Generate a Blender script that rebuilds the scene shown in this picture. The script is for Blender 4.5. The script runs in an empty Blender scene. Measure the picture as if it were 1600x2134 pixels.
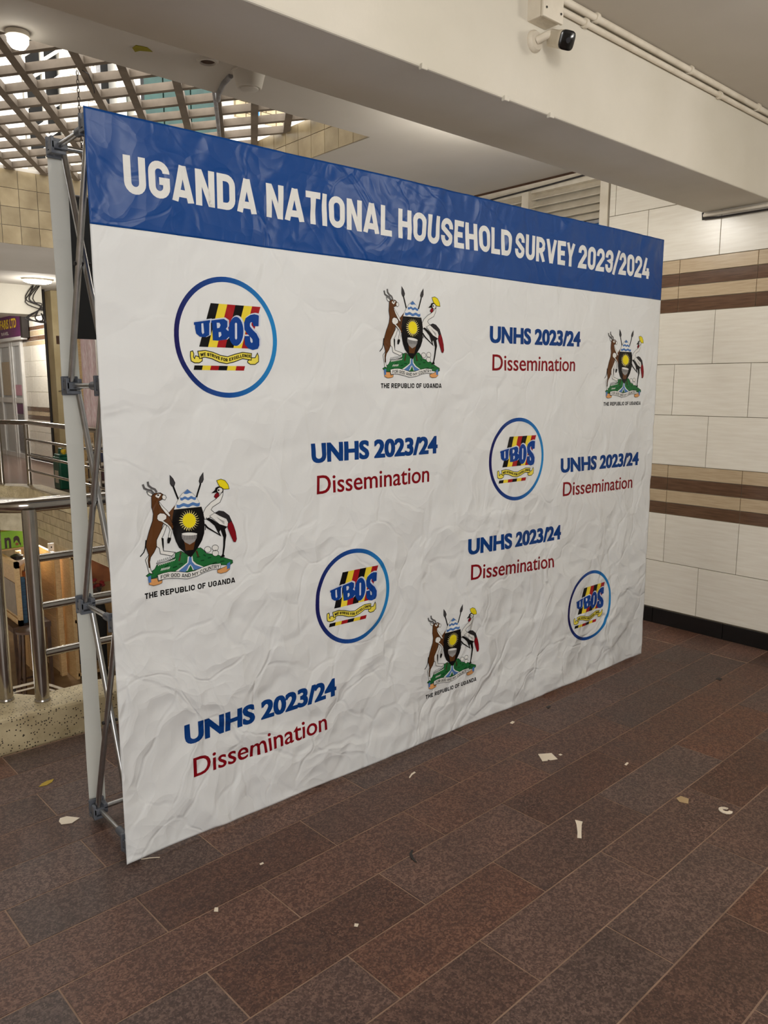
import bpy, bmesh, math, random
import numpy as np
from mathutils import Vector, Matrix
from mathutils.geometry import tessellate_polygon
random.seed(7)
SC = bpy.context.scene
COL = SC.collection

# ---------------------------------------------------------------- camera
cam = bpy.data.cameras.new('camera')
camo = bpy.data.objects.new('camera', cam)
COL.objects.link(camo)
cam.sensor_fit = 'HORIZONTAL'
cam.sensor_width = 36.0
cam.lens = 36.0 * 1625 / 1600
cam.clip_start = 0.02
RGT, DWN, FWD = (0.75504, -0.65568, 0.0), (-0.10501, -0.12093, -0.98709), (0.64721, 0.74530, -0.16016)
def _cam_matrix():
    f = Vector(FWD).normalized()
    r = Vector(RGT); r = (r - f * r.dot(f)).normalized()
    u = r.cross(f)
    m = Matrix.Identity(4)
    for i in range(3):
        m[i][0], m[i][1], m[i][2] = r[i], u[i], -f[i]
    m[0][3], m[1][3], m[2][3] = -0.864, -2.233, 1.506
    return m
camo.matrix_world = _cam_matrix()
SC.camera = camo

# ---------------------------------------------------------------- light and exposure
SC.view_settings.view_transform = 'Standard'
SC.view_settings.look = 'None'
SC.view_settings.gamma = 1.0
SC.view_settings.use_curve_mapping = False
SC.view_settings.exposure = -0.32
world = bpy.data.worlds.new('world')
SC.world = world
world.use_nodes = True
bg = world.node_tree.nodes['Background']
bg.inputs[0].default_value = (1.0, 0.99, 0.96, 1)
bg.inputs[1].default_value = 4.4
def area_light(name, loc, target, size, power, color=(1, 0.95, 0.86), size_y=None):
    l = bpy.data.lights.new(name, 'AREA')
    l.energy = power; l.color = color; l.size = size
    if size_y:
        l.shape = 'RECTANGLE'; l.size_y = size_y
    o = bpy.data.objects.new(name, l)
    COL.objects.link(o)
    o.location = loc
    d = Vector(target) - Vector(loc)
    o.rotation_euler = d.to_track_quat('-Z', 'Y').to_euler()
    return o
# soft fill light added before the closed near wall; no opening is built there
area_light('front_fill', (-1.2, -4.9, 1.75), (1.2, 0.0, 1.1), 4.2, 165, (1, 1, 1), 2.3)

# ---------------------------------------------------------------- helpers
def lin(c):
    return tuple(((v / 255) / 12.92 if v / 255 <= 0.04045 else ((v / 255 + 0.055) / 1.055) ** 2.4) for v in c)
OFF = {}
def tag(o, label=None, cat=None, group=None, kind=None):
    if label: o['label'] = label
    if cat: o['category'] = cat
    if group: o['group'] = group
    if kind: o['kind'] = kind
    return o
def place(o, parent, loc):
    """link o under parent with world position loc"""
    COL.objects.link(o)
    loc = Vector(loc)
    OFF[o] = loc
    if parent is not None:
        o.parent = parent
        o.location = loc - OFF[parent]
    else:
        o.location = loc
    return o
def thing(name, loc, label, cat, group=None, kind=None, parent=None):
    o = bpy.data.objects.new(name, None)
    o.empty_display_size = 0.05
    place(o, parent, loc)
    return tag(o, label, cat, group, kind)

class MB:
    def __init__(s): s.v = []; s.f = []
    def quadmesh(s, vs, fs):
        n = len(s.v); s.v += [tuple(p) for p in vs]; s.f += [tuple(i + n for i in f) for f in fs]; return s
    def box(s, x0, x1, y0, y1, z0, z1):
        v = [(x0,y0,z0),(x1,y0,z0),(x1,y1,z0),(x0,y1,z0),(x0,y0,z1),(x1,y0,z1),(x1,y1,z1),(x0,y1,z1)]
        return s.quadmesh(v, [(0,3,2,1),(4,5,6,7),(0,1,5,4),(1,2,6,5),(2,3,7,6),(3,0,4,7)])
    def prism(s, poly, z0, z1):
        """vertical prism over a counter-clockwise xy polygon"""
        n = len(poly)
        a = sum(poly[i][0]*poly[(i+1)%n][1]-poly[(i+1)%n][0]*poly[i][1] for i in range(n))
        if a < 0: poly = poly[::-1]
        v = [(p[0],p[1],z0) for p in poly] + [(p[0],p[1],z1) for p in poly]
        f = [tuple(range(n-1,-1,-1)), tuple(range(n,2*n))] + [(i,(i+1)%n,n+(i+1)%n,n+i) for i in range(n)]
        return s.quadmesh(v, f)
    def bar(s, p0, p1, w, h, up=(0,0,1)):
        """box beam along p0-p1, w wide, h tall (up)"""
        p0, p1 = Vector(p0), Vector(p1); d = (p1-p0).normalized(); u = Vector(up)
        r = d.cross(u).normalized(); u = r.cross(d).normalized()
        r *= w/2; u *= h/2
        v = [p0-r-u,p0+r-u,p0+r+u,p0-r+u,p1-r-u,p1+r-u,p1+r+u,p1-r+u]
        return s.quadmesh(v, [(3,2,1,0),(4,5,6,7),(0,1,5,4),(1,2,6,5),(2,3,7,6),(3,0,4,7)])
    def tube(s, pts, r, n=10, cap=True):
        pts = [Vector(p) for p in pts]; m = len(pts)
        rs = r if isinstance(r, (list, tuple)) else [r]*m
        base = len(s.v); ref = None
        for i, p in enumerate(pts):
            d = (pts[min(i+1,m-1)] - pts[max(i-1,0)]).normalized()
            if ref is None:
                ref = Vector((0,0,1)) if abs(d.z) < .9 else Vector((1,0,0))
            a = d.cross(ref).normalized(); b = a.cross(d).normalized(); ref = b
            k = 1.0
            if 0 < i < m-1:
                c = (pts[i]-pts[i-1]).normalized().dot((pts[i+1]-pts[i]).normalized())
                k = 1/max(.5, math.sqrt((1+c)/2))
            for j in range(n):
                t = 2*math.pi*j/n
                s.v.append(tuple(p + a*rs[i]*math.cos(t)*k + b*rs[i]*math.sin(t)))
        for i in range(m-1):
            for j in range(n):
                q = base+i*n; s.f.append((q+j, q+(j+1)%n, q+n+(j+1)%n, q+n+j))
        if cap:
            s.f.append(tuple(base+j for j in range(n-1,-1,-1))); s.f.append(tuple(base+(m-1)*n+j for j in range(n)))
        return s
    def lathe(s, c, prof, axis=(0,0,1), n=20):
        """profile (radius, height) turned round axis through c"""
        c = Vector(c); ax = Vector(axis).normalized()
        a = ax.cross(Vector((1,0,0)) if abs(ax.x) < .9 else Vector((0,1,0))).normalized(); b = ax.cross(a)
        base = len(s.v); m = len(prof)
        for r, h in prof:
            for j in range(n):
                t = 2*math.pi*j/n; s.v.append(tuple(c + ax*h + a*r*math.cos(t) + b*r*math.sin(t)))
        for i in range(m-1):
            for j in range(n):
                q = base+i*n; s.f.append((q+j, q+(j+1)%n, q+n+(j+1)%n, q+n+j))
        s.f.append(tuple(base+j for j in range(n-1,-1,-1))); s.f.append(tuple(base+(m-1)*n+j for j in range(n)))
        return s
    def mesh(s, name, mat, smooth=False, off=(0,0,0), bevel=0.0):
        me = bpy.data.meshes.new(name)
        o = Vector(off)
        me.from_pydata([tuple(Vector(p)-o) for p in s.v], [], s.f)
        bm = bmesh.new(); bm.from_mesh(me)
        bmesh.ops.recalc_face_normals(bm, faces=bm.faces)
        if bevel:
            es = [e for e in bm.edges if len(e.link_faces) == 2 and e.calc_face_angle(0) > .6]
            bmesh.ops.bevel(bm, geom=es, offset=bevel, segments=2, profile=.5, affect='EDGES')
        bm.to_mesh(me); bm.free()
        for m in (mat if isinstance(mat, (list, tuple)) else [mat]): me.materials.append(m)
        if smooth:
            me.polygons.foreach_set('use_smooth', [True]*len(me.polygons))
            try: me.set_sharp_from_angle(angle=math.radians(40))
            except Exception: pass
        return me
    def build(s, name, mat, parent=None, smooth=False, loc=None, bevel=0.0):
        loc = Vector(loc) if loc is not None else (OFF[parent] if parent is not None else Vector((0,0,0)))
        me = s.mesh(name, mat, smooth, loc, bevel)
        return place(bpy.data.objects.new(name, me), parent, loc)

# ---------------------------------------------------------------- materials
def nodes_of(m):
    nt = m.node_tree
    return nt, nt.nodes, nt.links, nt.nodes['Principled BSDF']
def ramp(N, stops):
    r = N.new('ShaderNodeValToRGB'); e = r.color_ramp.elements
    e[0].position, e[0].color = stops[0][0], (*stops[0][1], 1)
    e[1].position, e[1].color = stops[-1][0], (*stops[-1][1], 1)
    for p, c in stops[1:-1]:
        x = e.new(p); x.color = (*c, 1)
    return r
def mat(name, c1, c2=None, rough=.5, metal=0.0, scale=6.0, detail=6, bump=0.0, bscale=None, rand=0.0, spec=.5, stretch=None, rough2=None):
    """two-tone noise material in world space, optional relief and per-object tint"""
    m = bpy.data.materials.new(name); m.use_nodes = True
    nt, N, L, P = nodes_of(m)
    c1 = lin(c1); c2 = lin(c2) if c2 else tuple(v*.86 for v in c1)
    g = N.new('ShaderNodeNewGeometry')
    src = g.outputs['Position']
    if stretch:
        mp = N.new('ShaderNodeMapping'); mp.inputs['Scale'].default_value = stretch
        L.new(src, mp.inputs['Vector']); src = mp.outputs['Vector']
    no = N.new('ShaderNodeTexNoise'); no.inputs['Scale'].default_value = scale; no.inputs['Detail'].default_value = detail
    L.new(src, no.inputs['Vector'])
    rp = ramp(N, [(.3, c2), (.7, c1)])
    L.new(no.outputs['Fac'], rp.inputs['Fac'])
    out = rp.outputs['Color']
    if rand:
        oi = N.new('ShaderNodeObjectInfo'); mr = N.new('ShaderNodeMapRange')
        mr.inputs['To Min'].default_value = 1-rand; mr.inputs['To Max'].default_value = 1+rand
        L.new(oi.outputs['Random'], mr.inputs['Value'])
        vm = N.new('ShaderNodeVectorMath'); vm.operation = 'SCALE'
        L.new(out, vm.inputs[0]); L.new(mr.outputs['Result'], vm.inputs['Scale']); out = vm.outputs['Vector']
    L.new(out, P.inputs['Base Color'])
    P.inputs['Roughness'].default_value = rough
    if rough2 is not None:
        mr = N.new('ShaderNodeMapRange'); mr.inputs['To Min'].default_value = rough; mr.inputs['To Max'].default_value = rough2
        L.new(no.outputs['Fac'], mr.inputs['Value']); L.new(mr.outputs['Result'], P.inputs['Roughness'])
    P.inputs['Metallic'].default_value = metal
    P.inputs['Specular IOR Level'].default_value = spec
    if bump:
        b = N.new('ShaderNodeBump'); b.inputs['Strength'].default_value = bump; b.inputs['Distance'].default_value = .01
        n2 = N.new('ShaderNodeTexNoise'); n2.inputs['Scale'].default_value = bscale or scale*4; n2.inputs['Detail'].default_value = 5
        L.new(src, n2.inputs['Vector']); L.new(n2.outputs['Fac'], b.inputs['Height']); L.new(b.outputs['Normal'], P.inputs['Normal'])
    return m
def glow(name, color, strength):
    m = bpy.data.materials.new(name); m.use_nodes = True
    nt, N, L, P = nodes_of(m)
    P.inputs['Base Color'].default_value = (*color, 1)
    P.inputs['Emission Color'].default_value = (*color, 1); P.inputs['Emission Strength'].default_value = strength
    return m
def glass(name, tint=(1,1,1), alpha=.25, rough=.05):
    m = bpy.data.materials.new(name); m.use_nodes = True
    nt, N, L, P = nodes_of(m)
    P.inputs['Base Color'].default_value = (*tint, 1); P.inputs['Alpha'].default_value = alpha
    P.inputs['Roughness'].default_value = rough
    return m
def granite(name, tones, rand):
    """polished flecked stone: coarse cloud, grains and pale flecks; every tile its own tint"""
    m = bpy.data.materials.new(name); m.use_nodes = True
    nt, N, L, P = nodes_of(m)
    g = N.new('ShaderNodeNewGeometry'); oi = N.new('ShaderNodeObjectInfo')
    nz_ = N.new('ShaderNodeTexNoise'); nz_.inputs['Scale'].default_value = 55; nz_.inputs['Detail'].default_value = 8; nz_.inputs['Roughness'].default_value = .75
    L.new(g.outputs['Position'], nz_.inputs['Vector'])
    gv = N.new('ShaderNodeTexVoronoi'); gv.inputs['Scale'].default_value = 190
    L.new(g.outputs['Position'], gv.inputs['Vector'])
    gs_ = N.new('ShaderNodeSeparateColor'); L.new(gv.outputs['Color'], gs_.inputs['Color'])
    gm = N.new('ShaderNodeMath'); gm.operation = 'MULTIPLY_ADD'; gm.inputs[1].default_value = .30
    L.new(gs_.outputs['Red'], gm.inputs[0])
    gn = N.new('ShaderNodeMath'); gn.operation = 'MULTIPLY_ADD'; gn.inputs[1].default_value = .9; gn.inputs[2].default_value = -.10
    L.new(nz_.outputs['Fac'], gn.inputs[0]); L.new(gn.outputs['Value'], gm.inputs[2])
    no = gm
    rp = ramp(N, [(.38, lin(tones[0])), (.5, lin(tones[1])), (.63, lin(tones[2]))])
    L.new(no.outputs['Value'], rp.inputs['Fac'])
    cl = N.new('ShaderNodeTexNoise'); cl.inputs['Scale'].default_value = 5.5; cl.inputs['Detail'].default_value = 4
    L.new(g.outputs['Position'], cl.inputs['Vector'])
    mr = N.new('ShaderNodeMapRange'); mr.inputs['From Min'].default_value = .3; mr.inputs['From Max'].default_value = .7
    mr.inputs['To Min'].default_value = .80; mr.inputs['To Max'].default_value = 1.18
    L.new(cl.outputs['Fac'], mr.inputs['Value'])
    m2 = N.new('ShaderNodeMapRange'); m2.inputs['To Min'].default_value = 1-rand; m2.inputs['To Max'].default_value = 1+rand
    L.new(oi.outputs['Random'], m2.inputs['Value'])
    mu = N.new('ShaderNodeMath'); mu.operation = 'MULTIPLY'
    L.new(mr.outputs['Result'], mu.inputs[0]); L.new(m2.outputs['Result'], mu.inputs[1])
    sc = N.new('ShaderNodeVectorMath'); sc.operation = 'SCALE'
    L.new(rp.outputs['Color'], sc.inputs[0]); L.new(mu.outputs['Value'], sc.inputs['Scale'])
    # every tile leans red or grey
    hs = N.new('ShaderNodeHueSaturation')
    m3 = N.new('ShaderNodeMapRange'); m3.inputs['To Min'].default_value = .80; m3.inputs['To Max'].default_value = 1.18
    wn = N.new('ShaderNodeTexWhiteNoise'); wn.noise_dimensions = '1D'
    L.new(oi.outputs['Random'], wn.inputs['W']); L.new(wn.outputs['Value'], m3.inputs['Value'])
    L.new(m3.outputs['Result'], hs.inputs['Saturation']); L.new(sc.outputs['Vector'], hs.inputs['Color'])
    vo = N.new('ShaderNodeTexVoronoi'); vo.inputs['Scale'].default_value = 120
    L.new(g.outputs['Position'], vo.inputs['Vector'])
    fr = ramp(N, [(.08, (1,1,1)), (.16, (0,0,0))])
    L.new(vo.outputs['Distance'], fr.inputs['Fac'])
    fl = N.new('ShaderNodeMath'); fl.operation = 'MULTIPLY'
    L.new(fr.outputs['Color'], fl.inputs[0]); fl.inputs[1].default_value = .34
    mx = N.new('ShaderNodeMix'); mx.data_type = 'RGBA'
    L.new(fl.outputs['Value'], mx.inputs['Factor']); L.new(hs.outputs['Color'], mx.inputs['A']); mx.inputs['B'].default_value = (*lin(tones[3]), 1)
    L.new(mx.outputs['Result'], P.inputs['Base Color'])
    ro = N.new('ShaderNodeMapRange'); ro.inputs['To Min'].default_value = .34; ro.inputs['To Max'].default_value = .62
    L.new(cl.outputs['Fac'], ro.inputs['Value']); L.new(ro.outputs['Result'], P.inputs['Roughness'])
    b = N.new('ShaderNodeBump'); b.inputs['Strength'].default_value = .12; b.inputs['Distance'].default_value = .002
    L.new(no.outputs['Value'], b.inputs['Height']); L.new(b.outputs['Normal'], P.inputs['Normal'])
    return m
def terrazzo(name):
    m = bpy.data.materials.new(name); m.use_nodes = True
    nt, N, L, P = nodes_of(m)
    g = N.new('ShaderNodeNewGeometry')
    vo = N.new('ShaderNodeTexVoronoi'); vo.inputs['Scale'].default_value = 95; vo.inputs['Randomness'].default_value = 1
    L.new(g.outputs['Position'], vo.inputs['Vector'])
    th = N.new('ShaderNodeSeparateColor'); L.new(vo.outputs['Color'], th.inputs['Color'])
    fr = ramp(N, [(.26, (1,1,1)), (.34, (0,0,0))]); L.new(vo.outputs['Distance'], fr.inputs['Fac'])
    gt = N.new('ShaderNodeMath'); gt.operation = 'GREATER_THAN'; gt.inputs[1].default_value = .45; L.new(th.outputs['Red'], gt.inputs[0])
    mu = N.new('ShaderNodeMath'); mu.operation = 'MULTIPLY'; L.new(gt.outputs['Value'], mu.inputs[0]); L.new(fr.outputs['Color'], mu.inputs[1])
    no = N.new('ShaderNodeTexNoise'); no.inputs['Scale'].default_value = 9; no.inputs['Detail'].default_value = 5
    L.new(g.outputs['Position'], no.inputs['Vector'])
    rp = ramp(N, [(.3, lin((172,154,118))), (.7, lin((210,194,156)))]); L.new(no.outputs['Fac'], rp.inputs['Fac'])
    mx = N.new('ShaderNodeMix'); mx.data_type = 'RGBA'
    L.new(mu.outputs['Value'], mx.inputs['Factor']); L.new(rp.outputs['Color'], mx.inputs['A']); mx.inputs['B'].default_value = (*lin((52,42,30)), 1)
    L.new(mx.outputs['Result'], P.inputs['Base Color']); P.inputs['Roughness'].default_value = .55
    return m
def wrinkle_group():
    """relief of crumpled vinyl, shared by the sheet and by the print on it"""
    nt = bpy.data.node_groups.new('crumple', 'ShaderNodeTree')
    nt.interface.new_socket('Normal', in_out='OUTPUT', socket_type='NodeSocketVector')
    N, L = nt.nodes, nt.links
    out = N.new('NodeGroupOutput')
    tc = N.new('ShaderNodeTexCoord')
    no = N.new('ShaderNodeTexNoise'); no.inputs['Scale'].default_value = 2.6; no.inputs['Detail'].default_value = 3
    L.new(tc.outputs['Object'], no.inputs['Vector'])
    sub = N.new('ShaderNodeVectorMath'); sub.operation = 'MULTIPLY_ADD'
    sub.inputs[1].default_value = (.34, .0, .34)
    L.new(no.outputs['Color'], sub.inputs[0]); L.new(tc.outputs['Object'], sub.inputs[2])
    flat = N.new('ShaderNodeVectorMath'); flat.operation = 'MULTIPLY'; flat.inputs[1].default_value = (1, 0, .8)
    L.new(sub.outputs['Vector'], flat.inputs[0])
    acc = None
    for sc, w in ((3.4, .9), (8.5, .45), (19, .15)):
        v = N.new('ShaderNodeTexVoronoi'); v.inputs['Scale'].default_value = sc
        L.new(flat.outputs['Vector'], v.inputs['Vector'])
        k = N.new('ShaderNodeMath'); k.operation = 'MULTIPLY'; k.inputs[1].default_value = w
        L.new(v.outputs['Distance'], k.inputs[0])
        if acc is None: acc = k
        else:
            a = N.new('ShaderNodeMath'); a.operation = 'ADD'; L.new(acc.outputs[0], a.inputs[0]); L.new(k.outputs[0], a.inputs[1]); acc = a
    # thin sharp creases along crooked cell borders
    for sc, w, th in ((2.3, .07, .035), (5.2, .045, .05)):
        v = N.new('ShaderNodeTexVoronoi'); v.feature = 'DISTANCE_TO_EDGE'; v.inputs['Scale'].default_value = sc
        L.new(flat.outputs['Vector'], v.inputs['Vector'])
        mr = N.new('ShaderNodeMapRange'); mr.interpolation_type = 'SMOOTHSTEP'; mr.inputs['From Max'].default_value = th; mr.inputs['To Max'].default_value = w
        L.new(v.outputs['Distance'], mr.inputs['Value'])
        a = N.new('ShaderNodeMath'); a.operation = 'ADD'; L.new(acc.outputs[0], a.inputs[0]); L.new(mr.outputs['Result'], a.inputs[1]); acc = a
    # calmer towards the taut top of the sheet
    sp = N.new('ShaderNodeSeparateXYZ'); L.new(tc.outputs['Object'], sp.inputs['Vector'])
    mr = N.new('ShaderNodeMapRange'); mr.inputs['From Min'].default_value = .5; mr.inputs['From Max'].default_value = 1.5
    mr.inputs['To Min'].default_value = .95; mr.inputs['To Max'].default_value = .42
    L.new(sp.outputs['Z'], mr.inputs['Value'])
    b = N.new('ShaderNodeBump'); b.inputs['Distance'].default_value = .035
    L.new(mr.outputs['Result'], b.inputs['Strength']); L.new(acc.outputs[0], b.inputs['Height'])
    L.new(b.outputs['Normal'], out.inputs['Normal'])
    return nt
CRUMPLE = wrinkle_group()
def vinyl(name, color=None, rough=.42, spec=.3):
    m = bpy.data.materials.new(name); m.use_nodes = True
    nt, N, L, P = nodes_of(m)
    gr = N.new('ShaderNodeGroup'); gr.node_tree = CRUMPLE
    L.new(gr.outputs['Normal'], P.inputs['Normal'])
    if color: P.inputs['Base Color'].default_value = (*lin(color), 1)
    else:
        at = N.new('ShaderNodeAttribute'); at.attribute_name = 'ink'
        L.new(at.outputs['Color'], P.inputs['Base Color'])
    P.inputs['Roughness'].default_value = rough
    P.inputs['Specular IOR Level'].default_value = spec
    return m

M = dict(
    sheet=vinyl('white vinyl', (224,226,226), .45), band=vinyl('blue vinyl', (12,66,134), .34), ink=vinyl('printed vinyl', None, .42, .16),
    back=mat('vinyl return', (214,214,206), (204,205,198), .55, scale=3),
    tube=mat('aluminium tube', (196,196,196), (170,170,170), .28, .95, scale=20), hub=mat('grey hub plastic', (104,108,116), (84,88,96), .45, scale=30),
    floor_tile=granite('brown granite', ((66,43,35), (86,60,49), (110,82,69), (186,162,142)), .20),
    grout=mat('floor grout', (160,132,112), (126,102,86), .85, scale=12),
    wall_tile=mat('ivory wall tile', (232,227,215), (222,215,201), .26, scale=5, rand=.03, stretch=(1,1.2,14)),
    beige=mat('beige strip tile', (196,176,146), (176,154,124), .22, scale=7, rand=.04, stretch=(1,1.5,30)),
    brown=mat('brown strip tile', (110,82,62), (82,58,42), .2, scale=7, rand=.06, stretch=(1,1.5,30)),
    wgrout=mat('wall grout', (150,138,118), (132,120,100), .8, scale=20), black=mat('black skirting', (26,24,24), (18,17,17), .22, scale=9),
    paint=mat('cream paint', (214,208,195), (203,197,182), .75, scale=2.2, bump=.05, bscale=40),
    ceil=mat('ceiling paint', (200,193,183), (190,183,171), .85, scale=1.6, bump=.04, bscale=50),
    steel=mat('stainless steel', (190,184,176), (168,162,154), .13, 1.0, scale=6), terrazzo=terrazzo('terrazzo'),
    conc=mat('lattice concrete', (130,117,102), (108,96,82), .8, scale=9, bump=.1), stone=mat('fascia tile', (176,158,124), (146,128,96), .35, scale=8, rand=.12),
    sgrout=mat('fascia grout', (206,196,170), (180,168,140), .8, scale=12), pvc=mat('white conduit', (222,214,198), (206,196,178), .5, scale=12),
    dark=mat('dark cable', (34,28,26), None, .5), lens=mat('black camera face', (14,14,15), (10,10,10), .18), blackcloth=mat('black cloth', (12,12,12), (8,8,8), .9),
    chain=mat('rusty chain', (70,58,48), (46,38,32), .5, .8, scale=30),
    wood=mat('pale wood', (214,184,134), (188,152,104), .55, scale=7, stretch=(3,3,14)), wood2=mat('striped wood', (206,178,140), (168,136,98), .55, scale=9, stretch=(1,1,22), rand=.12),
    dwood=mat('dark stool wood', (84,58,40), (58,38,26), .45, scale=9), gwood=mat('grey wood panel', (160,148,134), (118,106,94), .6, scale=8, stretch=(16,16,1)),
    lfloor=mat('lower floor tile', (126,104,78), (100,80,58), .25, scale=4, rand=.05), ffloor=mat('walkway tile', (150,126,114), (128,104,94), .18, scale=3, rand=.05),
    column=mat('column paint', (206,190,150), (182,164,124), .8, scale=3), white=mat('white paint', (236,232,224), (226,222,212), .6, scale=4),
    alu=mat('white door frame', (232,230,226), (220,218,214), .4, scale=6), pane=glass('door glass', (.82,.84,.86), .35),
    purple=mat('purple sign', (108,38,92), (84,30,84), .4, scale=6), yellow=mat('yellow letter', (240,206,40), (226,190,30), .5), green=mat('lime sign', (134,182,36), (120,168,30), .5),
    orange=mat('orange brown', (150,88,44), (120,66,32), .5), navy=mat('navy plastic', (24,28,76), (18,20,56), .35), maroon=mat('maroon plastic', (84,18,26), (60,12,18), .35),
    jug=mat('green plastic', (24,112,88), (16,84,66), .3), teal=mat('dark green glass', (26,66,58), (16,46,40), .15), brickw=mat('white brick', (226,218,206), (206,196,182), .8, scale=8),
    blue=mat('blue stripe', (40,120,190), None, .5), red=mat('red flower', (132,22,26), (96,14,18), .6), leaf=mat('yellow leaf', (196,170,60), (170,140,44), .7),
    paper=mat('paper scrap', (238,226,206), (226,212,190), .8), tanpaper=mat('tan scrap', (190,164,124), (170,144,104), .8), pink=mat('pink print cloth', (244,230,228), (214,178,180), .8, scale=14, stretch=(8,8,1)),
    poster=mat('pink poster', (214,164,176), (196,140,158), .5), darkroom=mat('dark opening', (24,22,20), (14,13,12), .7), olive=mat('olive sticker', (150,140,20), (130,120,16), .6),
    lamp=glow('lamp diffuser', (1, .96, .86), 14), bright=glow('lamp glare', (1, .97, .9), 30), letter=mat('dark letter', (52,28,20), None, .5),
    bluecloth=mat('blue striped cloth', (70,110,140), (30,44,60), .8, scale=30, stretch=(.2,.2,6)), brass=mat('brass', (150,112,64), (110,78,40), .3, .8), skysheet=mat('white roofing sheet', (240,238,234), (226,222,216), .7),
    greystrip=mat('grey strip', (150,148,148), (120,118,118), .7, scale=20),
)

# ================================================================ THE SETTING
# ---- floor of the landing: granite tiles, half bond, laid 2 degrees off the stand
A0 = math.radians(2.0)
def fw(u, v): return (u*math.cos(A0)-v*math.sin(A0), u*math.sin(A0)+v*math.cos(A0))
def clip(poly, a, b, c):
    """keep the part of poly where a*x+b*y <= c"""
    out = []
    for i in range(len(poly)):
        p, q = poly[i], poly[(i+1) % len(poly)]
        dp, dq = a*p[0]+b*p[1]-c, a*q[0]+b*q[1]-c
        if dp <= 0: out.append(p)
        if dp*dq < 0:
            t = dp/(dp-dq); out.append((p[0]+(q[0]-p[0])*t, p[1]+(q[1]-p[1])*t))
    return out
def area(p): return abs(sum(p[i][0]*p[(i+1)%len(p)][1]-p[(i+1)%len(p)][0]*p[i][1] for i in range(len(p))))/2
floor = MB().prism([(-3.4,-5.4),(3.62,-5.4),(3.62,1.12),(-3.4,1.02)], -.3, -.0014).build('floor', M['grout'])
tag(floor, 'brown granite tile floor of the landing in front of the banner', 'floor', kind='structure')
TL, TW, G = .610, .2045, .0052
def tile_prism(poly, name, parent, z0=-.012, z1=0.0, m=None):
    return MB().prism(poly, z0, z1).build(name, m or M['floor_tile'], parent, loc=(sum(p[0] for p in poly)/len(poly), sum(p[1] for p in poly)/len(poly), 0))
full = None
for r in range(-6, 14):
    v1 = -.152 - TW*r; v0 = v1 - TW
    off = -.045 if r % 2 == 0 else .262
    for k in range(-4, 7):
        u0 = off + TL*k; u1 = u0 + TL
        a, b = max(u0, -2.4), min(u1, 3.322)
        if b - a < .03: continue
        raw = [fw(a+G/2, v0+G/2), fw(b-G/2, v0+G/2), fw(b-G/2, v1-G/2), fw(a+G/2, v1-G/2)]
        poly = clip(clip(raw, 1, 0, 3.60), -.012, 1, 1.055)
        if len(poly) < 3 or area(poly) < .004: continue
        if poly == raw and abs(b-a-TL) < 1e-6:
            c = fw((a+b)/2, (v0+v1)/2)
            if full is None:
                full = MB().prism([(p[0], p[1]) for p in raw], -.012, 0).mesh('tile', M['floor_tile'], off=(c[0], c[1], 0))
            place(bpy.data.objects.new('tile', full), floor, (c[0], c[1], random.uniform(-.0004, 0)))
        else:
            tile_prism(poly, 'tile', floor)
    raw = [fw(3.322+G/2, v0+G/2), fw(3.75, v0+G/2), fw(3.75, v1-G/2), fw(3.322+G/2, v1-G/2)]
    poly = clip(clip(raw, 1, 0, 3.618), -.012, 1, 1.055)
    if len(poly) >= 3 and area(poly) > .004: tile_prism(poly, 'tile', floor)

# ---- walkway round the well, slab edge, lower storey
walk = MB()
walk.box(2.62, 4.2, 1.12, 17.5, -.42, 0); walk.box(-3.4, 2.62, 9.62, 17.5, -.42, 0)
walk.prism([(-3.4,1.025),(-.30,1.07),(-1.22,2.30),(-1.22,9.62),(-3.4,9.62)], -.42, -.001)
wo = walk.build('floor', M['ffloor'])
tag(wo, 'pale shiny walkway floor on the far side of the stair well', 'floor', kind='structure')
lf = MB().box(-1.5, 6.5, 1.4, 14.0, -2.95, -2.7).build('floor', M['lfloor'])
tag(lf, 'tan tiled floor of the storey below the well', 'floor', kind='structure')

# ---- right hand wall: courses of tile
wall = MB().box(3.636, 3.9, -5.4, .755, -.2, 2.95).build('wall_right', M['wgrout'])
tag(wall, 'wall of ivory tiles with beige and brown stripes beside the banner', 'wall', kind='structure')
COURSES = [(.100,.405,'wall_tile',0), (.405,.711,'wall_tile',1), (.711,.785,'brown',2), (.785,.862,'beige',2), (.862,.940,'brown',2), (.940,1.020,'beige',2),
           (1.020,1.326,'wall_tile',0), (1.326,1.632,'wall_tile',1), (1.632,1.940,'wall_tile',0),
           (1.940,2.018,'brown',2), (2.018,2.092,'beige',2), (2.092,2.165,'brown',2), (2.165,2.245,'beige',2),
           (2.245,2.565,'wall_tile',0), (2.565,2.90,'wall_tile',1)]
MID = -.05  # Y of the measuring origin on the wall
TWL = .462
cache = {}
for z0, z1, mk, ph in COURSES:
    start = {0: -.065, 1: .163, 2: .16}[ph]
    for k in range(-3, 7):
        s0 = start + TWL*k
        ya, yb = MID - (s0+TWL), MID - s0
        ya, yb = max(ya, -2.6), min(yb, .755)
        if yb - ya < .02: continue
        g = .0032
        proud = .0 if mk != 'brown' else .004
        key = (round(yb-ya, 4), round(z1-z0, 4), mk)
        c = (3.636, (ya+yb)/2, (z0+z1)/2)
        if key not in cache:
            cache[key] = MB().box(-.008+proud, .002, -(yb-ya)/2+g/2, (yb-ya)/2-g/2, -(z1-z0)/2+g/2, (z1-z0)/2-g/2).mesh('tile', M[mk], bevel=.0015)
        place(bpy.data.objects.new('tile', cache[key]), wall, c)
bb = MB().box(3.630, 3.64, -2.6, .755, 0, .098).build('baseboard_right', M['wgrout'])
tag(bb, 'glossy black tile skirting at the foot of the ivory wall', 'baseboard', kind='structure')
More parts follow.
